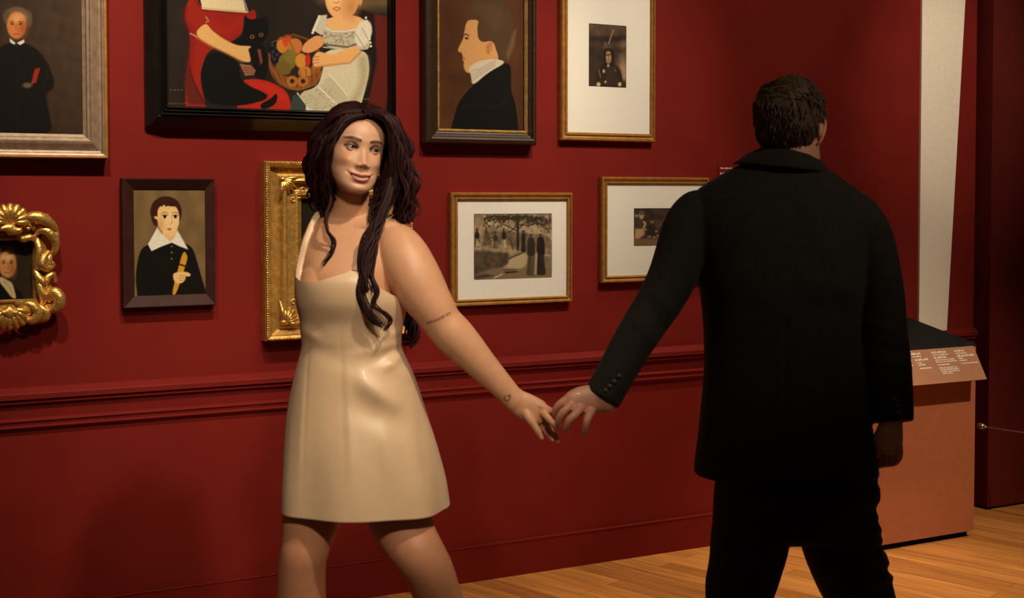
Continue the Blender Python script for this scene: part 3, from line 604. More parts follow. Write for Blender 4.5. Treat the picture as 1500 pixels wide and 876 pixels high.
    scroll([(30,452),(38,446),(48,448),(56,458),(50,468),(40,468),(36,460)], [5,6,7,7,7,6,4], .05, .016); scroll([(48,446),(60,452),(68,458),(66,466),(56,470)], [5,6,6,6,4], .048); leaf(44,452,40,20,6); leaf(56,456,60,16,6); leaf(34,448,-30,22,6); volute(60,458,7,7,1,3,.056)
    scroll([(26,346),(34,350),(44,348),(52,352)], [4,5,5,4], .044); scroll([(52,442),(40,444),(26,444)], [4,4,4], .042)
    obj('carving', join(*g), M['gold'], t, smooth=True)
rococo()

# ------------------------------------------------------------------ wall label, tapered panel
def word_marks(rows, place, seed=1, th=.0008):
    """rows of tiny upright letter strokes; place(u, v) -> world point, u right, v up, both metres"""
    r = np.random.default_rng(seed); g = []
    for (u, v, L, h) in rows:
        x = u
        while x < u+L:
            for _ in range(int(r.integers(3, 8))):
                if x > u+L: break
                w = h*r.uniform(.28, .5); hh = h*r.choice([.65, .68, 1.0, 1.0]); 
                c = [place(x, v), place(x+w, v), place(x+w, v+hh), place(x, v+hh)]
                n = len(g)*0; nv = place(x, v, th)-place(x, v)
                V = np.array(c+[p+nv for p in c]); g.append((V, [(3,2,1,0),(4,5,6,7),(0,1,5,4),(1,2,6,5),(2,3,7,6),(3,0,4,7)])); x += w+h*.14
            x += h*.38
    return join(*g)
wl = WALL(1053, 266, 0)
t = thing('wall_label', 'small red wall label with white lettering, beside the shoulder of the man in suit', 'label', (wl[0]+.12, 0, wl[2]-.08))
obj('plaque', box(wl[0]-.008, wl[0]+.21, -.004, 0, wl[2]-.08, wl[2]+.075), M['wall'], t)
wp = lambda u, v, n=0: np.array([wl[0]+u, -.004-n, wl[2]+v])
obj('lettering', word_marks([(.004,.055,.13,.006),(.004,.030,.14,.010),(.004,.016,.15,.006),(.004,.000,.12,.006),(.004,-.014,.16,.006),(.004,-.028,.15,.006)], wp, 3), M['ink'], t)
tl, tr_, br_, bl = WALL(1352.5, -140, .012), WALL(1422, -140, .012), WALL(1386, 500, .012), WALL(1346, 500, .012)
f_ = [np.array(p) for p in (tl, tr_, br_, bl)]; bk = [p+np.array([0, .0115, 0]) for p in f_]
o = obj('tapered_panel', (np.array(f_+bk), [(0,1,2,3),(7,6,5,4),(0,4,5,1),(1,5,6,2),(2,6,7,3),(3,7,4,0)]), M['banner'])
tag(o, 'tall cream panel tapering downwards on the red wall above the display plinth', 'wall panel')

# ------------------------------------------------------------------ display plinth
X0, X1, YF = 3.76, 4.445, -.42
pl = thing('display_plinth', 'terracotta display plinth with sloping black top and label board, right of the man', 'display plinth', (0.5*(X0+X1), -.21, 0))
body = np.array([(X0,YF,.028),(X1,YF,.028),(X1,-.02,.028),(X0,-.02,.028),(X0,YF,.845),(X1,YF,.845),(X1,-.02,.925),(X0,-.02,.925)])
obj('body', (body, [(3,2,1,0),(4,5,6,7),(0,1,5,4),(1,2,6,5),(2,3,7,6),(3,0,4,7)]), M['plinth'], pl)
obj('kick_base', box(X0+.02, X1-.02, YF+.02, -.02, 0, .028), M['kick'], pl)
dk = np.array([(X0,YF-.002,.847),(X1,YF-.002,.847),(X1,-.02,.927),(X0,-.02,.927)]); dk2 = dk+np.array([0,0,.012])
dk2[0,1] = dk2[1,1] = YF+.004
obj('deck', (np.vstack([dk, dk2]), [(3,2,1,0),(4,5,6,7),(0,1,5,4),(1,2,6,5),(2,3,7,6),(3,0,4,7)]), M['black'], pl)
A_, B_ = np.array([0, YF-.002, .848]), np.array([0, -.50, .711]); dv = nrm(B_-A_); nv = nrm(np.cross(np.array([1., 0, 0]), dv)); nv = nv if nv[1] < 0 else -nv
LX0, LX1 = X0+.02, 4.425
def lp(x, s, n=0): return np.array([x, 0, 0])+A_+dv*s+nv*n
LB = np.linalg.norm(B_-A_)
V = np.array([lp(LX0,0,-.004),lp(LX1,0,-.004),lp(LX1,LB,-.004),lp(LX0,LB,-.004),lp(LX0,0,.002),lp(LX1,0,.002),lp(LX1,LB,.002),lp(LX0,LB,.002)])
board = obj('label_board', (V, [(3,2,1,0),(4,5,6,7),(0,1,5,4),(1,2,6,5),(2,3,7,6),(3,0,4,7)]), M['label'], pl)
NCOL = [8]
def col(x, items):
    NCOL[0] += 1
    obj('lettering', word_marks([(x+dx, -s, L, h) for s, dx, L, h in items], lambda u, v, n=0: lp(u, -v, .0022+n), NCOL[0]), M['ink'], board)
col(LX1-.375, [(.022,0,.05,.009),(.033,.004,.045,.006),(.050,.008,.075,.010),(.062,.012,.03,.006),(.072,.014,.045,.006),(.088,.018,.065,.006)])
col(LX1-.262, [(.022,0,.085,.009),(.032,.003,.09,.006),(.046,.005,.075,.010),(.056,.007,.115,.006),(.065,.009,.12,.006),(.078,.010,.07,.006),(.092,.014,.105,.006),(.101,.015,.11,.006),(.110,.017,.105,.006),(.119,.019,.06,.006)])
col(LX1-.125, [(.022,0,.055,.009),(.032,.003,.06,.006),(.046,.005,.10,.010),(.056,.008,.025,.008),(.066,.009,.045,.006),(.080,.013,.10,.006)])
col(LX1-.46, [(.050,.02,.05,.009),(.070,.03,.04,.006)]); col(LX1-.60, [(.022,0,.05,.009),(.046,.005,.09,.010),(.058,.008,.06,.006)])

# ------------------------------------------------------------------ low barrier cord on the partition
st = P(1455, 628, 6.12); st[1] = -.10
b0 = thing('barrier_cord', 'thin pale barrier cord running from a stud on the dark red partition', 'barrier', (st[0], -.10, st[2]))
obj('wall_stud', join(tube([st, st+np.array([0,-.012,0])], .016, 14, np.array([1.,0,0])), tube([st+np.array([0,-.012,0]), st+np.array([0,-.03,0])], .009, 12, np.array([1.,0,0]))), M['steel'], b0, smooth=True)
pe = np.array([5.06, -1.2, st[2]]); s0 = st+np.array([0,-.026,0])
obj('cord', tube([s0*(1-u)+pe*u for u in np.linspace(0, 1, 20)], .0035, 8), M['steel'], b0, smooth=True)
obj('post', join(tube([(pe[0],pe[1],.012),(pe[0],pe[1],st[2]+.02)], .008, 12), sweep([(pe[0],pe[1],0.0),(pe[0],pe[1],.012)], [.1,.1], [.1,.1], FH, 24, False)), M['steel'], b0, smooth=True)

# ------------------------------------------------------------------ heads
HZ  = [0.000, .005, .018, .040, .065, .090, .112, .135, .160, .185, .205, .219, .227]
HW_ = [.018, .031, .0455, .0575, .0645, .0695, .0715, .0725, .0725, .068, .056, .037, .012]
HF  = [.086, .094, .098, .097, .095, .093, .091, .094, .090, .075, .052, .024, -.004]
HB  = [.035, .018, -.004, -.036, -.065, -.081, -.090, -.095, -.096, -.088, -.068, -.042, -.018]
def sstep(x, a, b): t = np.clip((x-a)/(b-a), 0, 1); return t*t*(3-2*t)
def head_grid(nz=230, na=300, face=True, wide=1.0, male=False):
    tab = cr(np.stack([HZ, HW_, HF, HB], 1), 200); zz = np.linspace(0, .2268, nz)
    order = np.argsort(tab[:, 0]); w, yf, yb = (np.interp(zz, tab[order, 0], tab[order, i]) for i in (1, 2, 3))
    a = np.linspace(0, 2*np.pi, na, endpoint=False)
    a = a - .45*np.sin(2*(a-np.pi/2))*0 + .55*np.cos(a)     # denser towards the face (+y)
    c, s = np.cos(a), np.sin(a); e = 2/2.25
    cx = np.sign(c)*np.abs(c)**e; sx = np.sign(s)*np.abs(s)**e
    X = np.outer(w*wide, cx); Y = ((yf+yb)/2)[:, None]+np.outer((yf-yb)/2, sx); Z = np.repeat(zz[:, None], na, 1)
    fr = sstep(np.repeat(s[None], nz, 0), .05, .6)
    if face:
        G = lambda x0, z0, sx_, sz_: np.exp(-((X-x0)/sx_)**2-((Z-z0)/sz_)**2)
        D = np.interp(Z, [.058,.065,.069,.074,.080,.100,.118,.132], [0,.004,.0120,.0165,.0145,.0064,.002,.0])*np.exp(-(X/np.interp(Z, [.06,.075,.10,.12], [.0125,.0118,.0085,.0120]))**2)
        zc = .0400+9.0*X**2; win = np.exp(-(X/.0285)**4); win2 = np.exp(-(X/.023)**4)
        D += .0048*G(0, .0735, .0095, .0070)
        for sg in (-1, 1):
            D += .0085*G(sg*.0138, .0700, .0058, .0056) - .0080*G(sg*.0325, .113, .0155, .0105) + .0035*G(sg*.031, .133, .020, .007)
            D += .0075*G(sg*.043, .079, .016, .013) - .0022*np.exp(-((X-sg*(.026+.4*(.07-Z)))/.005)**2-((Z-.055)/.014)**2) - .002*G(sg*.0325, .0495, .004, .005)
        D += .0045*np.exp(-((Z-zc-.0052)/.0042)**2)*win + .0060*np.exp(-((Z-zc+.0085)/.0056)**2)*win2 - .0050*np.exp(-((Z-zc+.0012)/.0022)**2)*win
        D += .0050*G(0, .012, .015, .011) - .0030*G(0, .0235, .015, .005)
        Y = Y + D*fr
        for sg in (-1, 1):     # eyelids wrap the eyeball
            ex, ez = sg*.0310, .1130; R = .0125; yE = EYE_Y
            dx, dz = X-ex, Z-ez; rr = np.hypot(dx, dz*1.15); u = np.clip(dx/.0148, -1, 1)
            up_ = .0046*(1-u*u)**.8+.0006*sg*u; lo = -.0034*(1-u*u)
            sd = np.maximum(np.maximum(dz-up_, lo-dz), (np.abs(dx)-.0148))
            ball_ = yE+np.sqrt(np.maximum(R*R-dx*dx-dz*dz, 1e-9))
            tgt = ball_+np.clip(sd*.9, -.003, .0013)
            k = (1-sstep(rr, .0095, .0165))*fr
            Y = Y*(1-k)+tgt*k
    return X, Y, Z
EYE_Y = .0725
def head_faces(nz, na):
    idx = np.arange(nz*na).reshape(nz, na); nx = np.roll(idx, -1, 1)
    Fc = np.stack([idx[:-1], nx[:-1], nx[1:], idx[1:]], -1).reshape(-1, 4)
    Fc = [tuple(map(int, f)) for f in Fc]; Fc.append(tuple(map(int, idx[0]))[::-1]); Fc.append(tuple(map(int, idx[-1]))); return Fc
def skin_tint(n, base): return np.tile(np.asarray(base, float), (n, 1))
def blend(C, a, c): C += np.clip(a, 0, 1)[:, None]*(np.asarray(c)-C)

def union_head(body_me, head_geo):
    a = bpy.data.objects.new('a', body_me); COL.objects.link(a)
    hm = new_mesh(head_geo); b = bpy.data.objects.new('b', hm); COL.objects.link(b)
    m = a.modifiers.new('u', 'BOOLEAN'); m.operation = 'UNION'; m.object = b; m.solver = 'EXACT'
    dg = bpy.context.evaluated_depsgraph_get(); out = bpy.data.meshes.new_from_object(a.evaluated_get(dg))
    bpy.data.objects.remove(a); bpy.data.objects.remove(b); out.materials.clear(); return out

# ------------------------------------------------------------------ the woman
def woman():
    D0 = 3.40
    feetL = P(450, 1140, 3.33); root = thing('person', 'woman in short ivory satin dress with long dark red wavy hair, looking back', 'person', (P(540, 1140, 3.4)[0], P(540, 1140, 3.4)[1], 0))
    # head frame
    yaw, roll = math.radians(25), math.radians(9.5)
    Yl = -FH*math.cos(yaw)+RT*math.sin(yaw); Zl = ZU*math.cos(roll)+RT*math.sin(roll); Zl = nrm(Zl-Yl*(Zl@Yl)); Xl = np.cross(Zl, Yl); Xl = Xl if Xl@RT > 0 else -Xl
    Zl = nrm(Zl+Yl*.03); Yl = nrm(np.cross(Xl, Zl)); Yl = Yl if Yl@FH < 0 else -Yl
    O = P(517.5, 219, 3.36)-Zl*.112
    def h2w(x, y, z): return O+np.multiply.outer(x, Xl)+np.multiply.outer(y, Yl)+np.multiply.outer(z, Zl)
    def w2h(p): v = p-O; return v@Xl, v@Yl, v@Zl
    nz, na = 230, 300
    X, Y, Z = head_grid(nz, na); head = (h2w(X, Y, Z).reshape(-1, 3), head_faces(nz, na))
    # body
    g = []
    g.append(limb([(515,262,3.36,25,1.0),(515,285,3.37,26,.95),(514,305,3.385,28,.95),(512,325,3.40,36,.85),(510,345,3.41,44,.7)], 24, 56))
    g.append(torso([(309,500,536,3.41,.05),(318,474,566,3.41,.062),(328,456,590,3.405,.075),(345,447,598,3.40,.088),(375,443,588,3.385,.102),(405,443,580,3.375,.112),(440,443,582,3.38,.108),(475,450,580,3.385,.098),(505,452,577,3.39,.095),(540,444,594,3.395,.108),(590,436,606,3.40,.125),(640,432,612,3.40,.13),(690,432,612,3.40,.125),(715,436,606,3.40,.11)], 80, 80))
    for bx, by in ((470,424),(522,424)): g.append(ellipsoid(P(bx, by, 3.345), (RT, FH, ZU), (.058, .072, .085), 40, 30))
    # clavicle and shoulder forms
    g.append(limb([(512,335,3.335,5,1),(545,331,3.33,6,1),(575,335,3.34,12,1)], 12, 12)); g.append(limb([(505,335,3.335,5,1),(480,332,3.345,6,1),(460,336,3.37,10,1)], 12, 12))
    # left arm reaching to the man's hand
    g.append(limb([(572,340,3.375,20,1),(578,352,3.36,31,1.0),(590,375,3.34,38,.95),(606,405,3.325,39,.92),(622,432,3.32,36,.92),(636,453,3.318,31.5,.95),(648,472,3.32,29,.95),(664,490,3.32,29.5,.92),(681,508,3.322,27.5,.9),(703,532,3.325,23.5,.86),(727,557,3.328,19.5,.78),(748,579,3.33,16.5,.72),(757,588,3.33,17,.66)], 90, 72))
    # right arm hanging on her far side
    g.append(limb([(470,340,3.46,22,1),(468,370,3.49,30,1),(476,420,3.52,30,1),(490,475,3.54,26,1),(500,540,3.54,22,1),(506,600,3.52,16,1)], 36, 20))
    g.append(limb([(506,600,3.52,16,.6),(508,625,3.51,20,.5),(509,645,3.51,19,.5)], 10, 16))
    for k in range(4): g.append(limb([(498+7*k,642,3.51,4.5,1),(498+7*k,665,3.50,4.2,1),(500+6*k,682-abs(k-1.5)*4,3.48,3.4,1)], 10, 10))
    g.append(limb([(494,615,3.50,5.5,1),(488,635,3.48,5,1),(490,655,3.47,4,1)], 8, 10))
    # legs
    g.append(limb([(470,690,3.39,48,1),(462,730,3.375,46,1),(455,765,3.365,42.5,1),(449,795,3.355,36.5,1),(445,812,3.352,35,1.05),(442,835,3.36,35,1.05),(441,876,3.375,36,1.05),(441,930,3.38,35,1.05),(444,1000,3.37,26,1.05),(447,1060,3.36,18,1.1),(448,1092,3.35,17,1.2)], 80, 64))
    g.append(limb([(566,690,3.40,50,1),(576,725,3.39,49,1),(586,760,3.38,46.5,1),(600,790,3.365,41.5,1),(614,812,3.355,38,1.05),(628,836,3.37,36,1.05),(642,876,3.42,35,1.05),(662,930,3.48,33,1.05),(690,1000,3.55,25,1.05),(716,1050,3.61,17,1.1),(722,1070,3.63,16,1.1)], 80, 64))
    # feet on high heels
    def foot(c, dr, floor0):
        c = np.array(c); dr = nrm(dr); pts = [c+ZU*.03, c+dr*.02-ZU*.01, np.array([*(c+dr*.07)[:2], .085]), np.array([*(c+dr*.13)[:2], .038]), np.array([*(c+dr*.18)[:2], .022])]
        q = cr(pts, 16); r = np.interp(np.linspace(0, 1, 16), [0,.25,.6,.85,1], [.03,.032,.034,.034,.02]); return sweep(q, r, r*.72, dr, 16), c, dr
    fL, cL, dL = foot(P(448,1092,3.35), -FH*.55-RT*.8, 0); fR, cR, dR = foot(P(722,1070,3.63), -FH*.4-RT*.9, 0); g += [fL, fR]
    # hand
    g.append(limb([(746,578,3.33,16.5,.62),(757,587,3.33,17.5,.58),(768,594,3.33,19.5,.5),(780,601,3.33,20.5,.44),(790,606,3.33,19,.40),(795,609,3.33,15,.40)], 24, 22))
    F_ = [[(768,600,3.325,7.8,.9),(775,612,3.315,6.9,.9),(782,622,3.312,5.6,.95),(788,632,3.312,5.2,.95),(793.5,642,3.315,3.7,.9)],
          [(785,613,3.335,6.2,.9),(793,624,3.345,5.2,.95),(801,634,3.355,4.8,.95),(806,639,3.357,4.2,.9),(809.5,644.5,3.355,3.4,.9)],
          [(791,610,3.335,6.2,.9),(801,622,3.350,5.2,.95),(809,633,3.362,4.8,.95),(814,640,3.365,4.2,.9),(817.5,646.5,3.362,3.4,.9)],
          [(793,602,3.325,6.2,.9),(799,608,3.310,5.5,.95),(806,616,3.306,5.1,.95),(811,621,3.306,4.4,.9),(815.5,626,3.310,3.4,.9)],
          [(788,594,3.325,5.8,.9),(798,597,3.320,5.1,.95),(807,602,3.325,4.8,.95),(814,607,3.335,4.2,.9),(818,612,3.340,3.4,.9)]]
    for f in F_: g.append(limb(f, 18, 14))
    me = remesh(join(*g), .0022, 9)
    me = union_head(me, head)
    p = coords(me); base = np.array([.70, .355, .20]); C = skin_tint(len(p), base)
    hx, hy, hz = w2h(p); blend(C, .6*(hz > -.02)*sstep(hy, -.02, .04)*(hz < .2), (.74, .43, .275)); inh = (hy > .02) & (hz > -.005) & (hz < .2)
    zc = .0400+9.0*hx**2; ax = np.abs(hx)
    blend(C, inh*.38*np.exp(-((ax-.047)/.018)**2-((hz-.082)/.016)**2), (.55,.17,.10))
    # lips, teeth, brows, liner
    u = np.clip(ax/.0305, 0, 1); top_ = zc+.0088*(1-u**2)**.9*(1-.18*np.exp(-(hx/.005)**2)); bot = zc-.0150*(1-u**2)**.8
    lips = sstep(hz-bot, -.0008, .0008)*sstep(top_-hz, -.0008, .0008)*(ax < .0305)*inh; blend(C, lips, (.34, .055, .045))
    gap = np.exp(-((hz-zc+.0012)/.0014)**2)*(ax < .025)*inh; teeth = sstep(hz-(zc-0.0054*(1-u**2)), -.0005, .0005)*sstep(zc-.0002-hz, -.0005, .0005)*(ax < .021)*inh
    blend(C, gap, (.10,.014,.012)); blend(C, teeth*.95, (.74,.62,.50))
    for sg in (-1, 1):
        dx, dz = hx-sg*.031, hz-.113; uu = dx/.0148; u1 = np.clip(uu, -1, 1)
        up_ = .0046*(1-u1*u1)**.8+.0006*sg*u1; lo = -.0034*(1-u1*u1)
        near = inh & (np.abs(dx) < .019) & (np.abs(dz) < .018)
        blend(C, near*.75*sstep(dz-up_, -.0005, .001)*(1-sstep(dz-up_, .003, .010))*(np.abs(uu) < 1.2), (.13,.055,.035))
        blend(C, near*sstep(dz-up_, -.0012, .0)*(1-sstep(dz-up_, .0020, .0034))*(np.abs(uu) < 1.12), (.012,.007,.006))
        blend(C, near*.5*sstep(lo-dz, -.0010, .0)*(1-sstep(lo-dz, .0005, .0018))*(np.abs(uu) < 1.05), (.05,.024,.018))
        bw = dx*sg; bz = .1318+.0042*np.sin(np.clip((bw+.020)/.04, 0, 1)*math.pi*.8); th = .0050*np.interp(bw, [-.021,-.012,.010,.024], [.7,1,.85,.2])
        blend(C, .92*inh*(bw > -.020)*(bw < .024)*(1-sstep(np.abs(hz-bz), th*.6, th*1.2)), (.045,.020,.013))
    for sg in (-1, 1): blend(C, inh*.9*np.exp(-((hx-sg*.0065)/.0034)**2-((hz-.0655)/.0024)**2), (.08,.025,.018))  # nostrils: shade of the openings painted dark into the skin tint
    # tattoos on the arm, nails
    blend(C, .55*sstep(-p[:, 2], -.85, -.66), (.66, .27, .14))  # redder legs: skin tone plus warm floor bounce put into the tint
    px, py = proj(p); dep = (p-CAM)@FW; front = dep < 3.335
    s_ = (px-625)/35.0; tl_ = 473-15*s_+2.0*np.sin(s_*3.1); mark = front & (s_ > 0) & (s_ < 1) & (np.abs(py-tl_) < 2.3)
    blend(C, mark*.75*((np.sin(s_*74)+.6*np.sin(s_*37+1)) > -.4), (.05,.035,.04))
    blend(C, front*.7*np.clip(1.6-np.abs(np.hypot(px-743, py-583)-4), 0, 1)*(py > 579), (.05,.04,.045)); blend(C, front*.7*(np.hypot(px-746.5, py-580) < 2.2), (.04,.03,.035))
    for nx_, ny_ in ((792.5,640),(814.5,625)): blend(C, .6*(np.hypot(px-nx_, py-ny_) < 2.6)*(dep < 3.33), (.70,.48,.36))
    set_color(me, C); body = link_mesh('body', me, M['skin'], root, smooth=True)
    # eyes
    for sg in (-1, 1):
        c = np.array([sg*.031, EYE_Y, .113]); R = .0123; V, Fc = ellipsoid((0,0,0), (np.array([1.,0,0]), np.array([0,0,1.]), np.array([0,1.,0])), (R, R, R), 48, 40)
        gz = nrm(np.array([.34, 1.0, .05])); an = np.arccos(np.clip(nrm(V)@gz, -1, 1))*R
        CC = np.tile(np.array([.24,.19,.155]), (len(V), 1)); blend(CC, 1-sstep(an, .0058, .0068), (.022,.012,.008)); blend(CC, 1-sstep(an, .0020, .0027), (.004,.003,.003)); blend(CC, sstep(an, .009, .014)*.5, (.45,.25,.2))
        W = V+c; me2 = new_mesh((h2w(W[:,0], W[:,1], W[:,2]), Fc)); set_color(me2, CC); link_mesh('eye', me2, M['eye'], body, smooth=True)
    # dress
    rows = np.array([(375,437,592,3.385,.112),(395,434,590,3.375,.130),(412,433,590,3.37,.136),(440,434,596,3.372,.130),(470,440,592,3.38,.112),(497,442,587,3.385,.106),(515,441,590,3.39,.108),(550,432,606,3.395,.120),(600,422,623,3.40,.136),(650,416,638,3.40,.150),(700,412.5,650,3.40,.160),(742,411.5,656,3.40,.168)], float)
    q = cr(rows, 220); na = 180; nr = 150; ang = np.linspace(0, 2*np.pi, na, endpoint=False)
    c, s = np.cos(ang), np.sin(ang)     # c=-1 left in picture, s=-1 towards camera
    front = s < .25
    xs = np.interp(c, [-1,-.94,-.8,-.45,.0,.10,.30,.62,.86,1], [397,403,408,409,397,392,396,418,432,442])
    ytop = np.where(s < 0, xs, np.interp(c, [-1,-.5,.5,1], [397,425,432,442]))
    rings = []
    for i in range(nr):
        tt = (i/(nr-1)); pts = []
        y = ytop+(742-ytop)*tt
        xl, xr, d, ry = (np.interp(y, q[:, 0], q[:, j]) for j in (1, 2, 3, 4))
        cxp = np.sign(c)*np.abs(c)**(2/2.25); sxp = np.sign(s)*np.abs(s)**(2/2.25)
        mid = np.array([P((a+b)/2, yy, dd) for a, b, yy, dd in zip(xl, xr, y, d)])
        a = (xr-xl)/2*d/FPX
        R3 = mid+(cxp*a)[:, None]*RT+(sxp*ry)[:, None]*FH
        # folds and seams, pushed outwards
        px, py = proj(R3); out = np.zeros(na); fr_ = (s < .1)
        def fold(x0, y0, x1, y1, wd, amp):
            e = np.array([x1-x0, y1-y0]); L = np.hypot(*e); t_ = np.clip(((px-x0)*e[0]+(py-y0)*e[1])/(L*L), 0, 1); dd = np.hypot(px-x0-e[0]*t_, py-y0-e[1]*t_)
            return amp*np.exp(-(dd/wd)**2)*np.sin(np.pi*np.clip(t_*.9+.05, 0, 1))*fr_
        out += fold(588,500,520,520,7,.006)+fold(592,508,540,534,6,-.005)+fold(590,515,560,545,7,.006)+fold(515,548,590,600,15,.011)+fold(500,585,600,630,20,-.008)+fold(600,560,560,520,9,.004)
        out += fold(440,480,470,500,8,.004)+fold(450,505,520,540,14,-.003)+fold(585,470,540,492,8,-.004)+fold(590,482,548,505,6,.004)
        for sx0, sy0, sx1, sy1, w_, a_ in ((497,470,508,742,2.2,-.0022),(507,520,516,742,9,.004),(452,500,441,742,2.0,-.002),(447,560,436,742,8,.003),(560,590,575,742,12,.004),(610,560,630,742,9,-.003)): out += fold(sx0,sy0,sx1,sy1,w_,a_)
        out += .006*sstep(py, 600, 742)*np.sin(ang*7+.6)
        nrm2 = nrm((cxp/a)[:, None]*RT+(sxp/ry)[:, None]*FH)
        rings.append(R3+nrm2*out[:, None])
    outer = rings; inner = [r+nrm(np.mean(r, 0)-r)*.004 for r in rings]
    allr = outer+inner[::-1]
    V, Fc = loft(allr+[allr[0]], cap=False)
    dress = obj('dress', (V, Fc), M['satin'], root, smooth=True)
    hem = rings[-3]; 
    def strap(pts, nm='strap'):
        C_ = cr([P(*a) for a in pts], 40); w = np.full(40, .0085); obj(nm, sweep(C_, w, np.full(40, .0022), FH, 12), M['satin'], dress, smooth=True)
    strap([(521,396,3.262),(530,376,3.268),(541,352,3.285),(553,334,3.315),(566,322,3.36),(578,318,3.41),(582,326,3.46),(575,370,3.50),(570,420,3.50)])
    strap([(438,414,3.312),(437.5,400,3.322),(441,380,3.33),(447,356,3.335),(455,335,3.35),(463,318,3.375),(470,314,3.42),(474,330,3.46),(480,380,3.49),(484,425,3.50)])
    # shoes
    for (cc, dd) in ((cL, dL), (cR, dR)):
        c2 = np.array(cc); side = nrm(np.cross(dd, ZU))
        pts = [c2-dd*.035-ZU*.005, c2+dd*.03-ZU*.035, np.array([*(c2+dd*.09)[:2], .052]), np.array([*(c2+dd*.14)[:2], .026]), np.array([*(c2+dd*.215)[:2], .012])]
        q2 = cr(pts, 16); r2 = np.interp(np.linspace(0, 1, 16), [0,.25,.6,.85,1], [.031,.034,.039,.036,.010]); hl = c2-dd*.03
        obj('shoe', join(sweep(q2, r2, r2*.62, dd, 18), tube([np.array([*hl[:2], .004]), np.array([*hl[:2], hl[2]-.01])], [.006, .014], 12)), M['shoe_white'], root, smooth=True)
    # hair: cap over the scalp, then wavy locks
    X2, Y2, Z2 = head_grid(150, 180, face=False); N = np.stack([X2/.072, (Y2-0)/.095, (Z2-.12)/.11], -1); N = nrm(N)
    hl_ = .186-.30*np.maximum(np.abs(X2)-.008, 0)-3.2*np.maximum(np.abs(X2)-.046, 0)       # hairline height on the face side
    mask = np.maximum(sstep(Z2, hl_, hl_+.012), sstep(-Y2, -.042, -.022)*(Z2 > .02))
    mask = np.maximum(mask, (Z2 > .19)*1.0)
    off = -.008+mask*(.012+.006*sstep(Z2, .1, .2)+.0016*np.sin(np.arctan2(Y2, X2)*46+Z2*90)); part = np.exp(-((X2-.002)/.004)**2)*sstep(Y2, -.02, .02); off -= .007*part*mask
    K = h2w(X2+N[..., 0]*off, Y2+N[..., 1]*off, Z2+N[..., 2]*off).reshape(-1, 3); hair = [(K, head_faces(150, 180))]
    rg = np.random.default_rng(11)
    def lock(path, n, spread, amp, r0, r1, waves, depth_sp=.02):
        path = np.array(path, float)
        for _ in range(n):
            j = rg.normal(0, 1, 3); sp = np.linspace(.35, 1, len(path))[:, None]; q_ = path+sp*np.array([j[0]*spread, j[1]*spread*.6, j[2]*depth_sp])
            m = 44; q_ = cr(q_, m); W = np.array([P(*v) for v in q_]); tt = np.linspace(0, 1, m); ph = rg.uniform(0, 6.28); wv = waves*rg.uniform(.85, 1.2); env = sstep(tt, .12, .5)*amp*rg.uniform(.7, 1.3)
            T = nrm(np.gradient(W, axis=0)); sd_ = nrm(np.cross(T, FH)); W = W+sd_*(env*np.sin(tt*wv*6.28+ph))[:, None]+FH*(env*.8*np.cos(tt*wv*6.28+ph))[:, None]
            rr = np.interp(tt, [0,.15,.6,.9,1], [r0*.6, r0, r0*.85, r1*1.3, r1])*rg.uniform(.75, 1.2); hair.append(sweep(W, rr, rr*.7, FH, 7))
    # left of the face
    lock([(534,168,3.285),(513,172,3.270),(496,186,3.262),(483,210,3.268),(476,240,3.29),(477,270,3.32),(484,296,3.36)], 46, 4, .005, .0052, .0018, 2.6, .014)
    lock([(530,163,3.31),(496,168,3.31),(473,195,3.33),(465,230,3.35),(467,262,3.37),(475,288,3.39),(486,308,3.42)], 110, 6, .008, .0055, .0018, 3.2, .03)
    lock([(520,163,3.36),(486,175,3.36),(468,210,3.39),(464,250,3.41),(472,285,3.42),(482,300,3.43)], 46, 6, .009, .005, .0014, 3.4, .03)
    lock([(477,268,3.33),(484,292,3.31),(478,316,3.29),(480,338,3.282),(488,354,3.28),(484,372,3.278),(474,386,3.274)], 9, 1.8, .003, .0026, .0009, 1.6, .006)
    # right of the face
    lock([(540,167,3.292),(557,170,3.288),(571,184,3.292),(577,212,3.30),(577,245,3.31),(573,275,3.325),(566,304,3.335)], 46, 3.5, .005, .0050, .0018, 2.6, .012)
    lock([(542,163,3.31),(566,171,3.31),(580,196,3.32),(588,232,3.34),(593,268,3.36),(594,298,3.38),(588,322,3.40)], 110, 6, .008, .0055, .0018, 3.2, .03)
    lock([(546,163,3.36),(574,176,3.36),(588,212,3.38),(594,252,3.40),(597,290,3.41),(590,318,3.42)], 46, 6, .009, .005, .0014, 3.4, .03)
    lock([(573,232,3.335),(567,260,3.345),(558,284,3.355),(550,306,3.355),(546,330,3.33)], 46, 4.5, .006, .0050, .0016, 2.2, .012)
    lock([(482,240,3.37),(487,268,3.385),(490,290,3.40),(492,312,3.42)], 40, 4, .006, .0050, .0016, 2.2, .012)
    # crown
    lock([(536,166,3.29),(532,161,3.33),(520,163,3.40),(505,185,3.46),(500,230,3.48),(505,280,3.48)], 36, 8, .005, .006, .002, 2, .02)
    lock([(540,166,3.29),(542,161,3.33),(552,165,3.40),(565,190,3.46),(570,235,3.48),(565,285,3.48)], 36, 8, .005, .006, .002, 2, .02)
    # bundle falling in front of the shoulder
    lock([(573,262,3.31),(567,290,3.295),(557,318,3.283),(546,345,3.270),(538,372,3.258),(534,400,3.248),(536,426,3.243)], 70, 4.6, .006, .0042, .0015, 2.0, .010)
    lock([(548,345,3.272),(538,372,3.255),(531,400,3.246),(527,425,3.240),(533,448,3.243),(545,466,3.248),(558,477,3.253)], 22, 2.2, .004, .0034, .0011, 1.5, .005)
    lock([(552,350,3.270),(549,380,3.254),(545,405,3.246),(552,425,3.243),(547,445,3.245),(563,458,3.248),(571,470,3.253),(562,483,3.258)], 12, 1.8, .004, .0022, .0008, 1.5, .004)
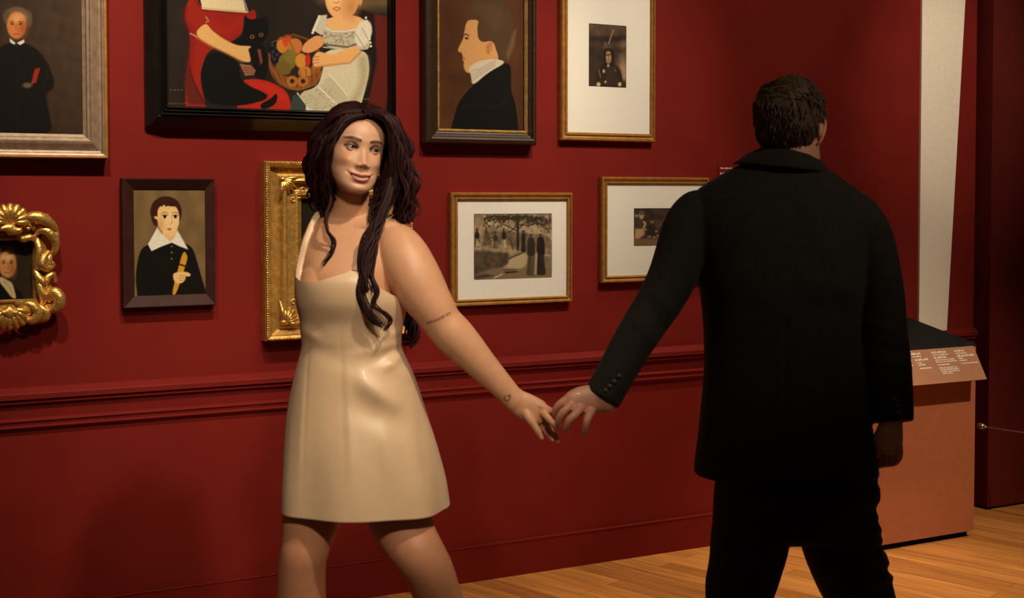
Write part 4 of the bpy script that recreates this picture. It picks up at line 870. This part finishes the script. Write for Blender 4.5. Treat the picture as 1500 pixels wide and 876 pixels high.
    # down her back, tips beside the elbow
    lock([(585,300,3.42),(588,340,3.47),(590,390,3.50),(596,430,3.51),(600,465,3.51),(603,490,3.51),(598,505,3.51)], 34, 5, .008, .0042, .0012, 2.6, .015)
    lock([(520,290,3.47),(525,330,3.51),(535,390,3.53),(560,440,3.53)], 24, 12, .006, .009, .003, 2, .01)
    ho = obj('hair', join(*hair), M['hair_red'], root, smooth=True)
    return root
woman()

# ------------------------------------------------------------------ the man
def man():
    D0 = 3.47
    root = thing('person', 'man in black suit seen from behind with short brown hair, holding hands with the woman', 'person', (P(1165, 1116, 3.5)[0], P(1165, 1116, 3.5)[1], 0))
    yaw = math.radians(24)
    Yl = FH*math.cos(yaw)+RT*math.sin(yaw); Zl = nrm(ZU+RT*.03-Yl*.06*-1*-1); Zl = nrm(Zl-Yl*(Zl@Yl)*.0); Xl = nrm(np.cross(Yl, Zl)); Yl = nrm(np.cross(Zl, Xl))   # Xl = his right = picture right
    O = P(1156, 195, 3.47)-Zl*.105
    s = 1.04
    def h2w(x, y, z): return O+np.multiply.outer(x*s, Xl)+np.multiply.outer(y*s, Yl)+np.multiply.outer(z*s, Zl)
    X, Y, Z = head_grid(150, 200, wide=1.04); head = (h2w(X, Y, Z).reshape(-1, 3), head_faces(150, 200))
    g = []
    g.append(limb([(1160,195,3.48,38,1),(1160,215,3.47,39,1),(1160,240,3.465,42,.95),(1158,265,3.47,56,.75)], 16, 28))
    g.append(torso([(255,1110,1200,3.47,.06),(275,1060,1240,3.47,.08),(300,1035,1252,3.47,.10),(380,1040,1250,3.46,.11),(480,1048,1242,3.46,.105),(560,1044,1250,3.46,.11),(640,1050,1262,3.46,.115),(700,1056,1270,3.46,.115),(740,1070,1262,3.46,.10)], 40, 36))
    for sx in (-1, 1):
        e = [h2w(np.array((sx*.081 if sx > 0 else -.075)+sx*.011*math.sin(a)), np.array(-.005-.018*math.cos(a)), np.array(.105+.030*math.sin(a-1.2))) for a in np.linspace(-1.9, 3.4, 18)]
        g.append(tube(e, .0045, 8)); g.append(ellipsoid(h2w(np.array(sx*.081 if sx > 0 else -.075), np.array(-.006), np.array(.105)), (Xl, Yl, Zl), (.006, .016, .026), 14, 10)); g.append(ellipsoid(h2w(np.array(sx*.077), np.array(.004), np.array(.080)), (Xl, Yl, Zl), (.006, .008, .010), 10, 8))
    # arms
    g.append(limb([(1040,305,3.46,22,1),(1012,335,3.45,25,1),(995,390,3.43,24,1),(965,450,3.40,22,1),(935,500,3.37,20,1),(905,550,3.33,17,.9),(885,580,3.32,16.5,.8)], 40, 20))
    g.append(limb([(1240,305,3.47,22,1),(1268,340,3.47,25,1),(1284,420,3.47,24,1),(1293,490,3.46,21,1),(1302,560,3.43,18,.9),(1307,618,3.41,15,.8)], 40, 20))
    # legs
    g.append(limb([(1108,700,3.46,44,1),(1102,790,3.45,44,1),(1084,876,3.44,36,1),(1070,1000,3.44,26,1),(1064,1075,3.44,16,1.1)], 40, 20)); g.append(limb([(1222,700,3.47,44,1),(1232,790,3.50,44,1),(1262,876,3.56,36,1),(1290,960,3.64,26,1),(1306,1020,3.70,16,1.1)], 40, 20))
    # left hand, back towards the camera
    g.append(limb([(892,589,3.318,16,.8),(880,586,3.315,18,.68),(866,585,3.31,21,.55),(852,588,3.305,22,.46),(840,592,3.30,20,.42),(834,595,3.30,16,.42)], 24, 22))
    F_ = [[(842,582,3.312,7.0,.9),(829,586,3.300,6.3,.95),(818,594,3.300,5.7,.95),(812.5,603,3.310,5.2,.95),(813,612,3.326,4.4,.9)],
          [(842,590,3.300,7.0,.9),(831,598,3.284,6.2,.95),(822,607,3.282,5.6,.95),(818,617,3.292,5.1,.95),(818.5,626,3.308,4.4,.9)],
          [(850,598,3.290,7.0,.9),(842,607,3.272,6.2,.95),(834,615,3.268,5.6,.95),(830,624,3.276,5.1,.95),(828.5,633,3.292,4.4,.9)],
          [(866,601,3.298,7.2,.9),(862,610,3.282,6.3,.95),(859,618,3.276,5.7,.95),(857,627,3.282,5.1,.95),(855,635,3.292,4.2,.9)],
          [(862,580,3.33,8,.9),(846,582,3.36,7,.9),(832,590,3.375,6.2,.95),(822,600,3.378,5.4,.9),(817,610,3.374,4.4,.9)]]
    for f in F_: g.append(limb(f, 18, 14))
    # right hand, loosely curled
    g.append(limb([(1307,612,3.41,15,.8),(1304,630,3.40,19,.6),(1302,646,3.395,20.5,.5),(1301,658,3.39,18,.45)], 16, 20))
    for k in range(4): g.append(limb([(1316-8.5*k,652,3.385+.012*k,6.4,.9),(1317-8.5*k,667,3.385+.012*k,5.8,.95),(1312-7.5*k,677+k,3.40+.012*k,5.3,.95),(1304-5*k,680+k,3.42+.012*k,4.4,.9)], 14, 12))
    g.append(limb([(1292,628,3.40,7.5,.9),(1285,642,3.40,6.6,.9),(1283,655,3.405,5.8,.95),(1286,666,3.41,4.4,.9)], 14, 12))
    me = remesh(join(*g), .0021, 4); me = union_head(me, head); p = coords(me)
    C = skin_tint(len(p), (.54, .25, .155)); px, py = proj(p)
    hand = (px < 900); blend(C, hand*.35*(np.exp(-((px-838)/14)**2-((py-596)/14)**2)), (.55,.20,.14))
    set_color(me, C); body = link_mesh('body', me, M['skin'], root, smooth=True)
    for sg in (-1, 1):
        R = .0123; V, Fc = ellipsoid((0,0,0), (np.array([1.,0,0]), np.array([0,0,1.]), np.array([0,1.,0])), (R, R, R), 20, 16); CC = np.tile(np.array([.6,.52,.45]), (len(V), 1)); blend(CC, 1-sstep(np.arccos(np.clip(nrm(V)[:, 1], -1, 1))*R, .005, .006), (.03,.02,.012))
        W = V+np.array([sg*.031, EYE_Y, .113]); m2 = new_mesh((h2w(W[:,0]*1.04, W[:,1], W[:,2]), Fc)); set_color(m2, CC); link_mesh('eye', m2, M['eye'], body, smooth=True)
    # hair
    X2, Y2, Z2 = head_grid(170, 220, face=False, wide=1.04); N = nrm(np.stack([X2/.075, Y2/.095, (Z2-.12)/.11], -1)); ax = np.abs(X2)
    side = np.maximum(sstep(-Y2, -.052, -.036)*sstep(Z2, .128, .136), sstep(-Y2, .028, .036)*sstep(Z2, .036+.012*np.cos(X2*60), .050))
    mask = np.maximum(side, sstep(Z2, .172-.3*ax, .180-.3*ax)); th = np.arctan2(Y2, X2)
    rid = .0007*np.sin(th*40+Z2*60+2*np.sin(Z2*70))+.0010*np.sin(X2*300+Y2*160+3*np.sin(Z2*60))*sstep(Z2, .15, .2)
    wave = .009*sstep(Z2, .165, .21)*(1+.8*np.sin(X2*55+Y2*30+1.2)); off = -.008+mask*(.0125+.005*sstep(Z2, .05, .13)+wave+rid)
    K = h2w(X2+N[..., 0]*off, Y2+N[..., 1]*off, Z2+N[..., 2]*off).reshape(-1, 3); hair = [(K, head_faces(170, 220))]
    rg = np.random.default_rng(3)
    for _ in range(1700):       # short tufts combed over the crown and down the back
        a = rg.uniform(0, 6.28); zz = rg.uniform(.075, .222); i = int(zz/.2268*169); j = int(rg.integers(0, 220))
        if mask[i, j] < .95: continue
        p0 = np.array([X2[i, j], Y2[i, j], Z2[i, j]])+N[i, j]*off[i, j]; dr = nrm(np.array([.5, -.2, .1]) - N[i, j]*(N[i, j]@np.array([.5, -.2, .1]))) if zz > .18 else nrm(np.array([0, -.1, -1.])+rg.normal(0, .2, 3))
        dr = dr-N[i, j]*(N[i, j]@dr); L = .020 if zz < .18 else .026
        pts = np.array([p0-N[i, j]*.0012, p0+dr*L*.5+N[i, j]*.0012, p0+dr*L+N[i, j]*.0002]); W = h2w(pts[:, 0], pts[:, 1], pts[:, 2]); hair.append(sweep(cr(W, 5), np.array([.0012,.0017,.0016,.0012,.0004]), np.array([.0009,.0012,.0011,.0008,.0003]), FH, 5, False))
    obj('hair', join(*hair), M['hair_brown'], root, smooth=True)
    # jacket
    rows = [(226,1112,1196,3.485,.066),(236,1094,1203,3.48,.074),(248,1070,1212,3.475,.084),(262,1046,1232,3.47,.096),(278,1022,1254,3.47,.108),(296,1008,1268,3.47,.118),(325,1006,1274,3.465,.128),(375,1016,1268,3.46,.136),(430,1026,1262,3.455,.136),(480,1031,1257,3.455,.130),(540,1032,1261,3.455,.128),(600,1027,1271,3.455,.136),(640,1023,1278,3.455,.144),(676,1018.5,1283,3.455,.150),(694,1017,1285,3.455,.152)]
    tg = torso(rows, 90, 60, 2.4)
    sl = limb([(1034,298,3.465,24,1.1),(1018,310,3.46,31,1.15),(1006,335,3.45,36,1.1),(997,370,3.435,37,1.05),(985,405,3.42,36,1.0),(968,438,3.405,34,1.0),(950,466,3.39,32.5,1.0),(932,494,3.37,31,1.0),(914,525,3.35,29.5,.95),(897,556,3.33,28.5,.9),(881,584,3.32,28.5,.85)], 60, 40, False)
    sr = limb([(1245,298,3.47,24,1.1),(1258,315,3.47,30,1.1),(1270,345,3.47,36,1.1),(1280,390,3.47,37,1.05),(1289,440,3.47,36,1.0),(1292,480,3.465,35.5,1.0),(1297,520,3.45,35.5,1.0),(1301,560,3.435,35,.95),(1306,595,3.42,31.5,.95),(1308.5,618,3.41,29.5,.9)], 60, 40, False)
    me = remesh(join(tg, sl, sr), .0045, 4)
    co = coords(me); px, py = proj(co); v = np.zeros(len(co))
    rgx = np.random.default_rng(4)
    for x0, y0, x1, y1, w, a in ((1030,430,1090,400,12,.004),(1030,450,1110,450,14,-.004),(1250,430,1180,410,14,.004),(1255,460,1170,455,14,-.004),(1180,300,1240,420,16,.004),(1100,320,1060,420,16,.003),(960,430,990,460,8,.004),(950,450,975,485,7,-.004),(930,470,960,505,7,.004),(1265,470,1320,490,8,.004),(1262,500,1322,515,8,-.004),(1270,530,1330,540,8,.004),(1150,470,1150,690,3,-.003)):
        e = np.array([x1-x0, y1-y0]); L2 = e@e; t_ = np.clip(((px-x0)*e[0]+(py-y0)*e[1])/L2, 0, 1); v += a*np.exp(-(np.hypot(px-x0-e[0]*t_, py-y0-e[1]*t_)/w)**2)
    dep = (co-CAM)@FW; co = co-FH*(v*(dep < 3.47))[:, None]
    me.vertices.foreach_set('co', co.ravel()); jacket = link_mesh('jacket', me, M['suit'], root, smooth=True)
    # collar band folded over at the back of the neck
    rg_ = []
    for (y, xl, xr, d, ry, th) in ((221,1120,1192,3.475,.076,0),(224,1112,1196,3.472,.084,0),(232,1094,1204,3.47,.092,0),(243,1078,1209,3.468,.100,0),(247,1074,1211,3.468,.101,0)):
        ang = np.linspace(math.radians(168), math.radians(372), 40); ctr = P((xl+xr)/2, y, d); a = (xr-xl)/2*d/FPX
        rg_.append(ctr+np.outer(np.cos(ang), RT)*a+np.outer(np.sin(ang), FH)*ry+np.outer(np.cos(ang), ZU)*-.012)
    inn = [r+nrm(r.mean(0)-r)*.008 for r in rg_]
    V, Fc = loft(rg_+inn[::-1]+[rg_[0]], cap=False, closed=False); obj('collar', (V, Fc), M['suit'], jacket, smooth=True)
    sc = []
    for (y, d, ry, w) in ((208,3.474,.070,.076),(214,3.473,.072,.078),(226,3.472,.074,.080)):
        ang = np.linspace(math.radians(170), math.radians(370), 36); sc.append(P(1156, y, d)+np.outer(np.cos(ang), RT)*w*.92+np.outer(np.sin(ang), FH)*ry+np.outer(np.cos(ang), ZU)*-.014)
    inn = [r+nrm(r.mean(0)-r)*.003 for r in sc]; V, Fc = loft(sc+inn[::-1]+[sc[0]], cap=False, closed=False); obj('shirt_collar', (V, Fc), M['shirt'], root, smooth=True)
    for bx, by, bd in ((907,551,3.283),(900,559,3.281),(893.5,566,3.280),(887,572,3.280),(1308,575,3.376),(1311,585,3.370),(1314,595,3.366),(1316,603,3.362)):
        c = P(bx, by, bd); obj('button', ellipsoid(c, (RT, UP, FW), (.0062, .0062, .003), 14, 6), M['button'], jacket, smooth=True)
    # trousers
    tr = [torso([(650,1040,1268,3.46,.115),(690,1047,1282,3.46,.13),(720,1048,1286,3.462,.135),(750,1048,1284,3.465,.13),(775,1047,1284,3.468,.115),(790,1062,1272,3.47,.08)], 30, 40)]
    tr.append(limb([(1100,720,3.46,54,1),(1100,760,3.455,56,1.05),(1099,790,3.45,57,1.05),(1090,835,3.445,53.5,1.05),(1082,876,3.44,49,1.05),(1075,950,3.44,44,1.05),(1068,1020,3.44,40,1.05),(1064,1096,3.44,37,1.1)], 50, 28))
    tr.append(limb([(1228,720,3.47,55,1),(1228,760,3.48,57,1.05),(1231,790,3.495,57.5,1.05),(1246,835,3.525,55,1.05),(1261,876,3.56,49.5,1.05),(1280,940,3.62,43,1.05),(1296,995,3.67,38,1.05),(1304,1042,3.70,36,1.1)], 50, 28))
    me = remesh(join(*tr), .005, 3); co = coords(me); px, py = proj(co)
    rip = (.0045*np.sin((py+px*.35)*.15+1.5*np.sin(py*.045))+.002*np.sin(py*.31+px*.2))*sstep(px, 1235, 1285)*sstep(py, 690, 730)*(1-sstep(py, 830, 880))+.0018*np.sin((py-px*.4)*.09)*(1-sstep(px, 1050, 1090))*sstep(py, 740, 800); co = co+RT*(np.where(px > 1150, rip, -rip))[:, None]
    me.vertices.foreach_set('co', co.ravel()); obj_tr = link_mesh('trousers', me, M['suit'], root, smooth=True)
    for c, dr in ((P(1064, 1085, 3.44), FH*.95+RT*.2), (P(1305, 1030, 3.70), FH*.95+RT*.25)):
        dr = nrm(dr); c = np.array(c); c[2] = .05
        q = cr([c-dr*.07, c-dr*.02+ZU*.01, c+dr*.06, c+dr*.14-ZU*.012, c+dr*.20-ZU*.018], 18); h = np.interp(np.linspace(0, 1, 18), [0,.3,.7,1], [.044,.056,.038,.028]); w = np.interp(np.linspace(0, 1, 18), [0,.3,.7,1], [.034,.042,.048,.036])
        V, Fc = sweep(q, w, h, ZU, 20); V[:, 2] = np.maximum(V[:, 2], 0.0); obj('shoe', (V, Fc), M['shoe_black'], root, smooth=True)
man()
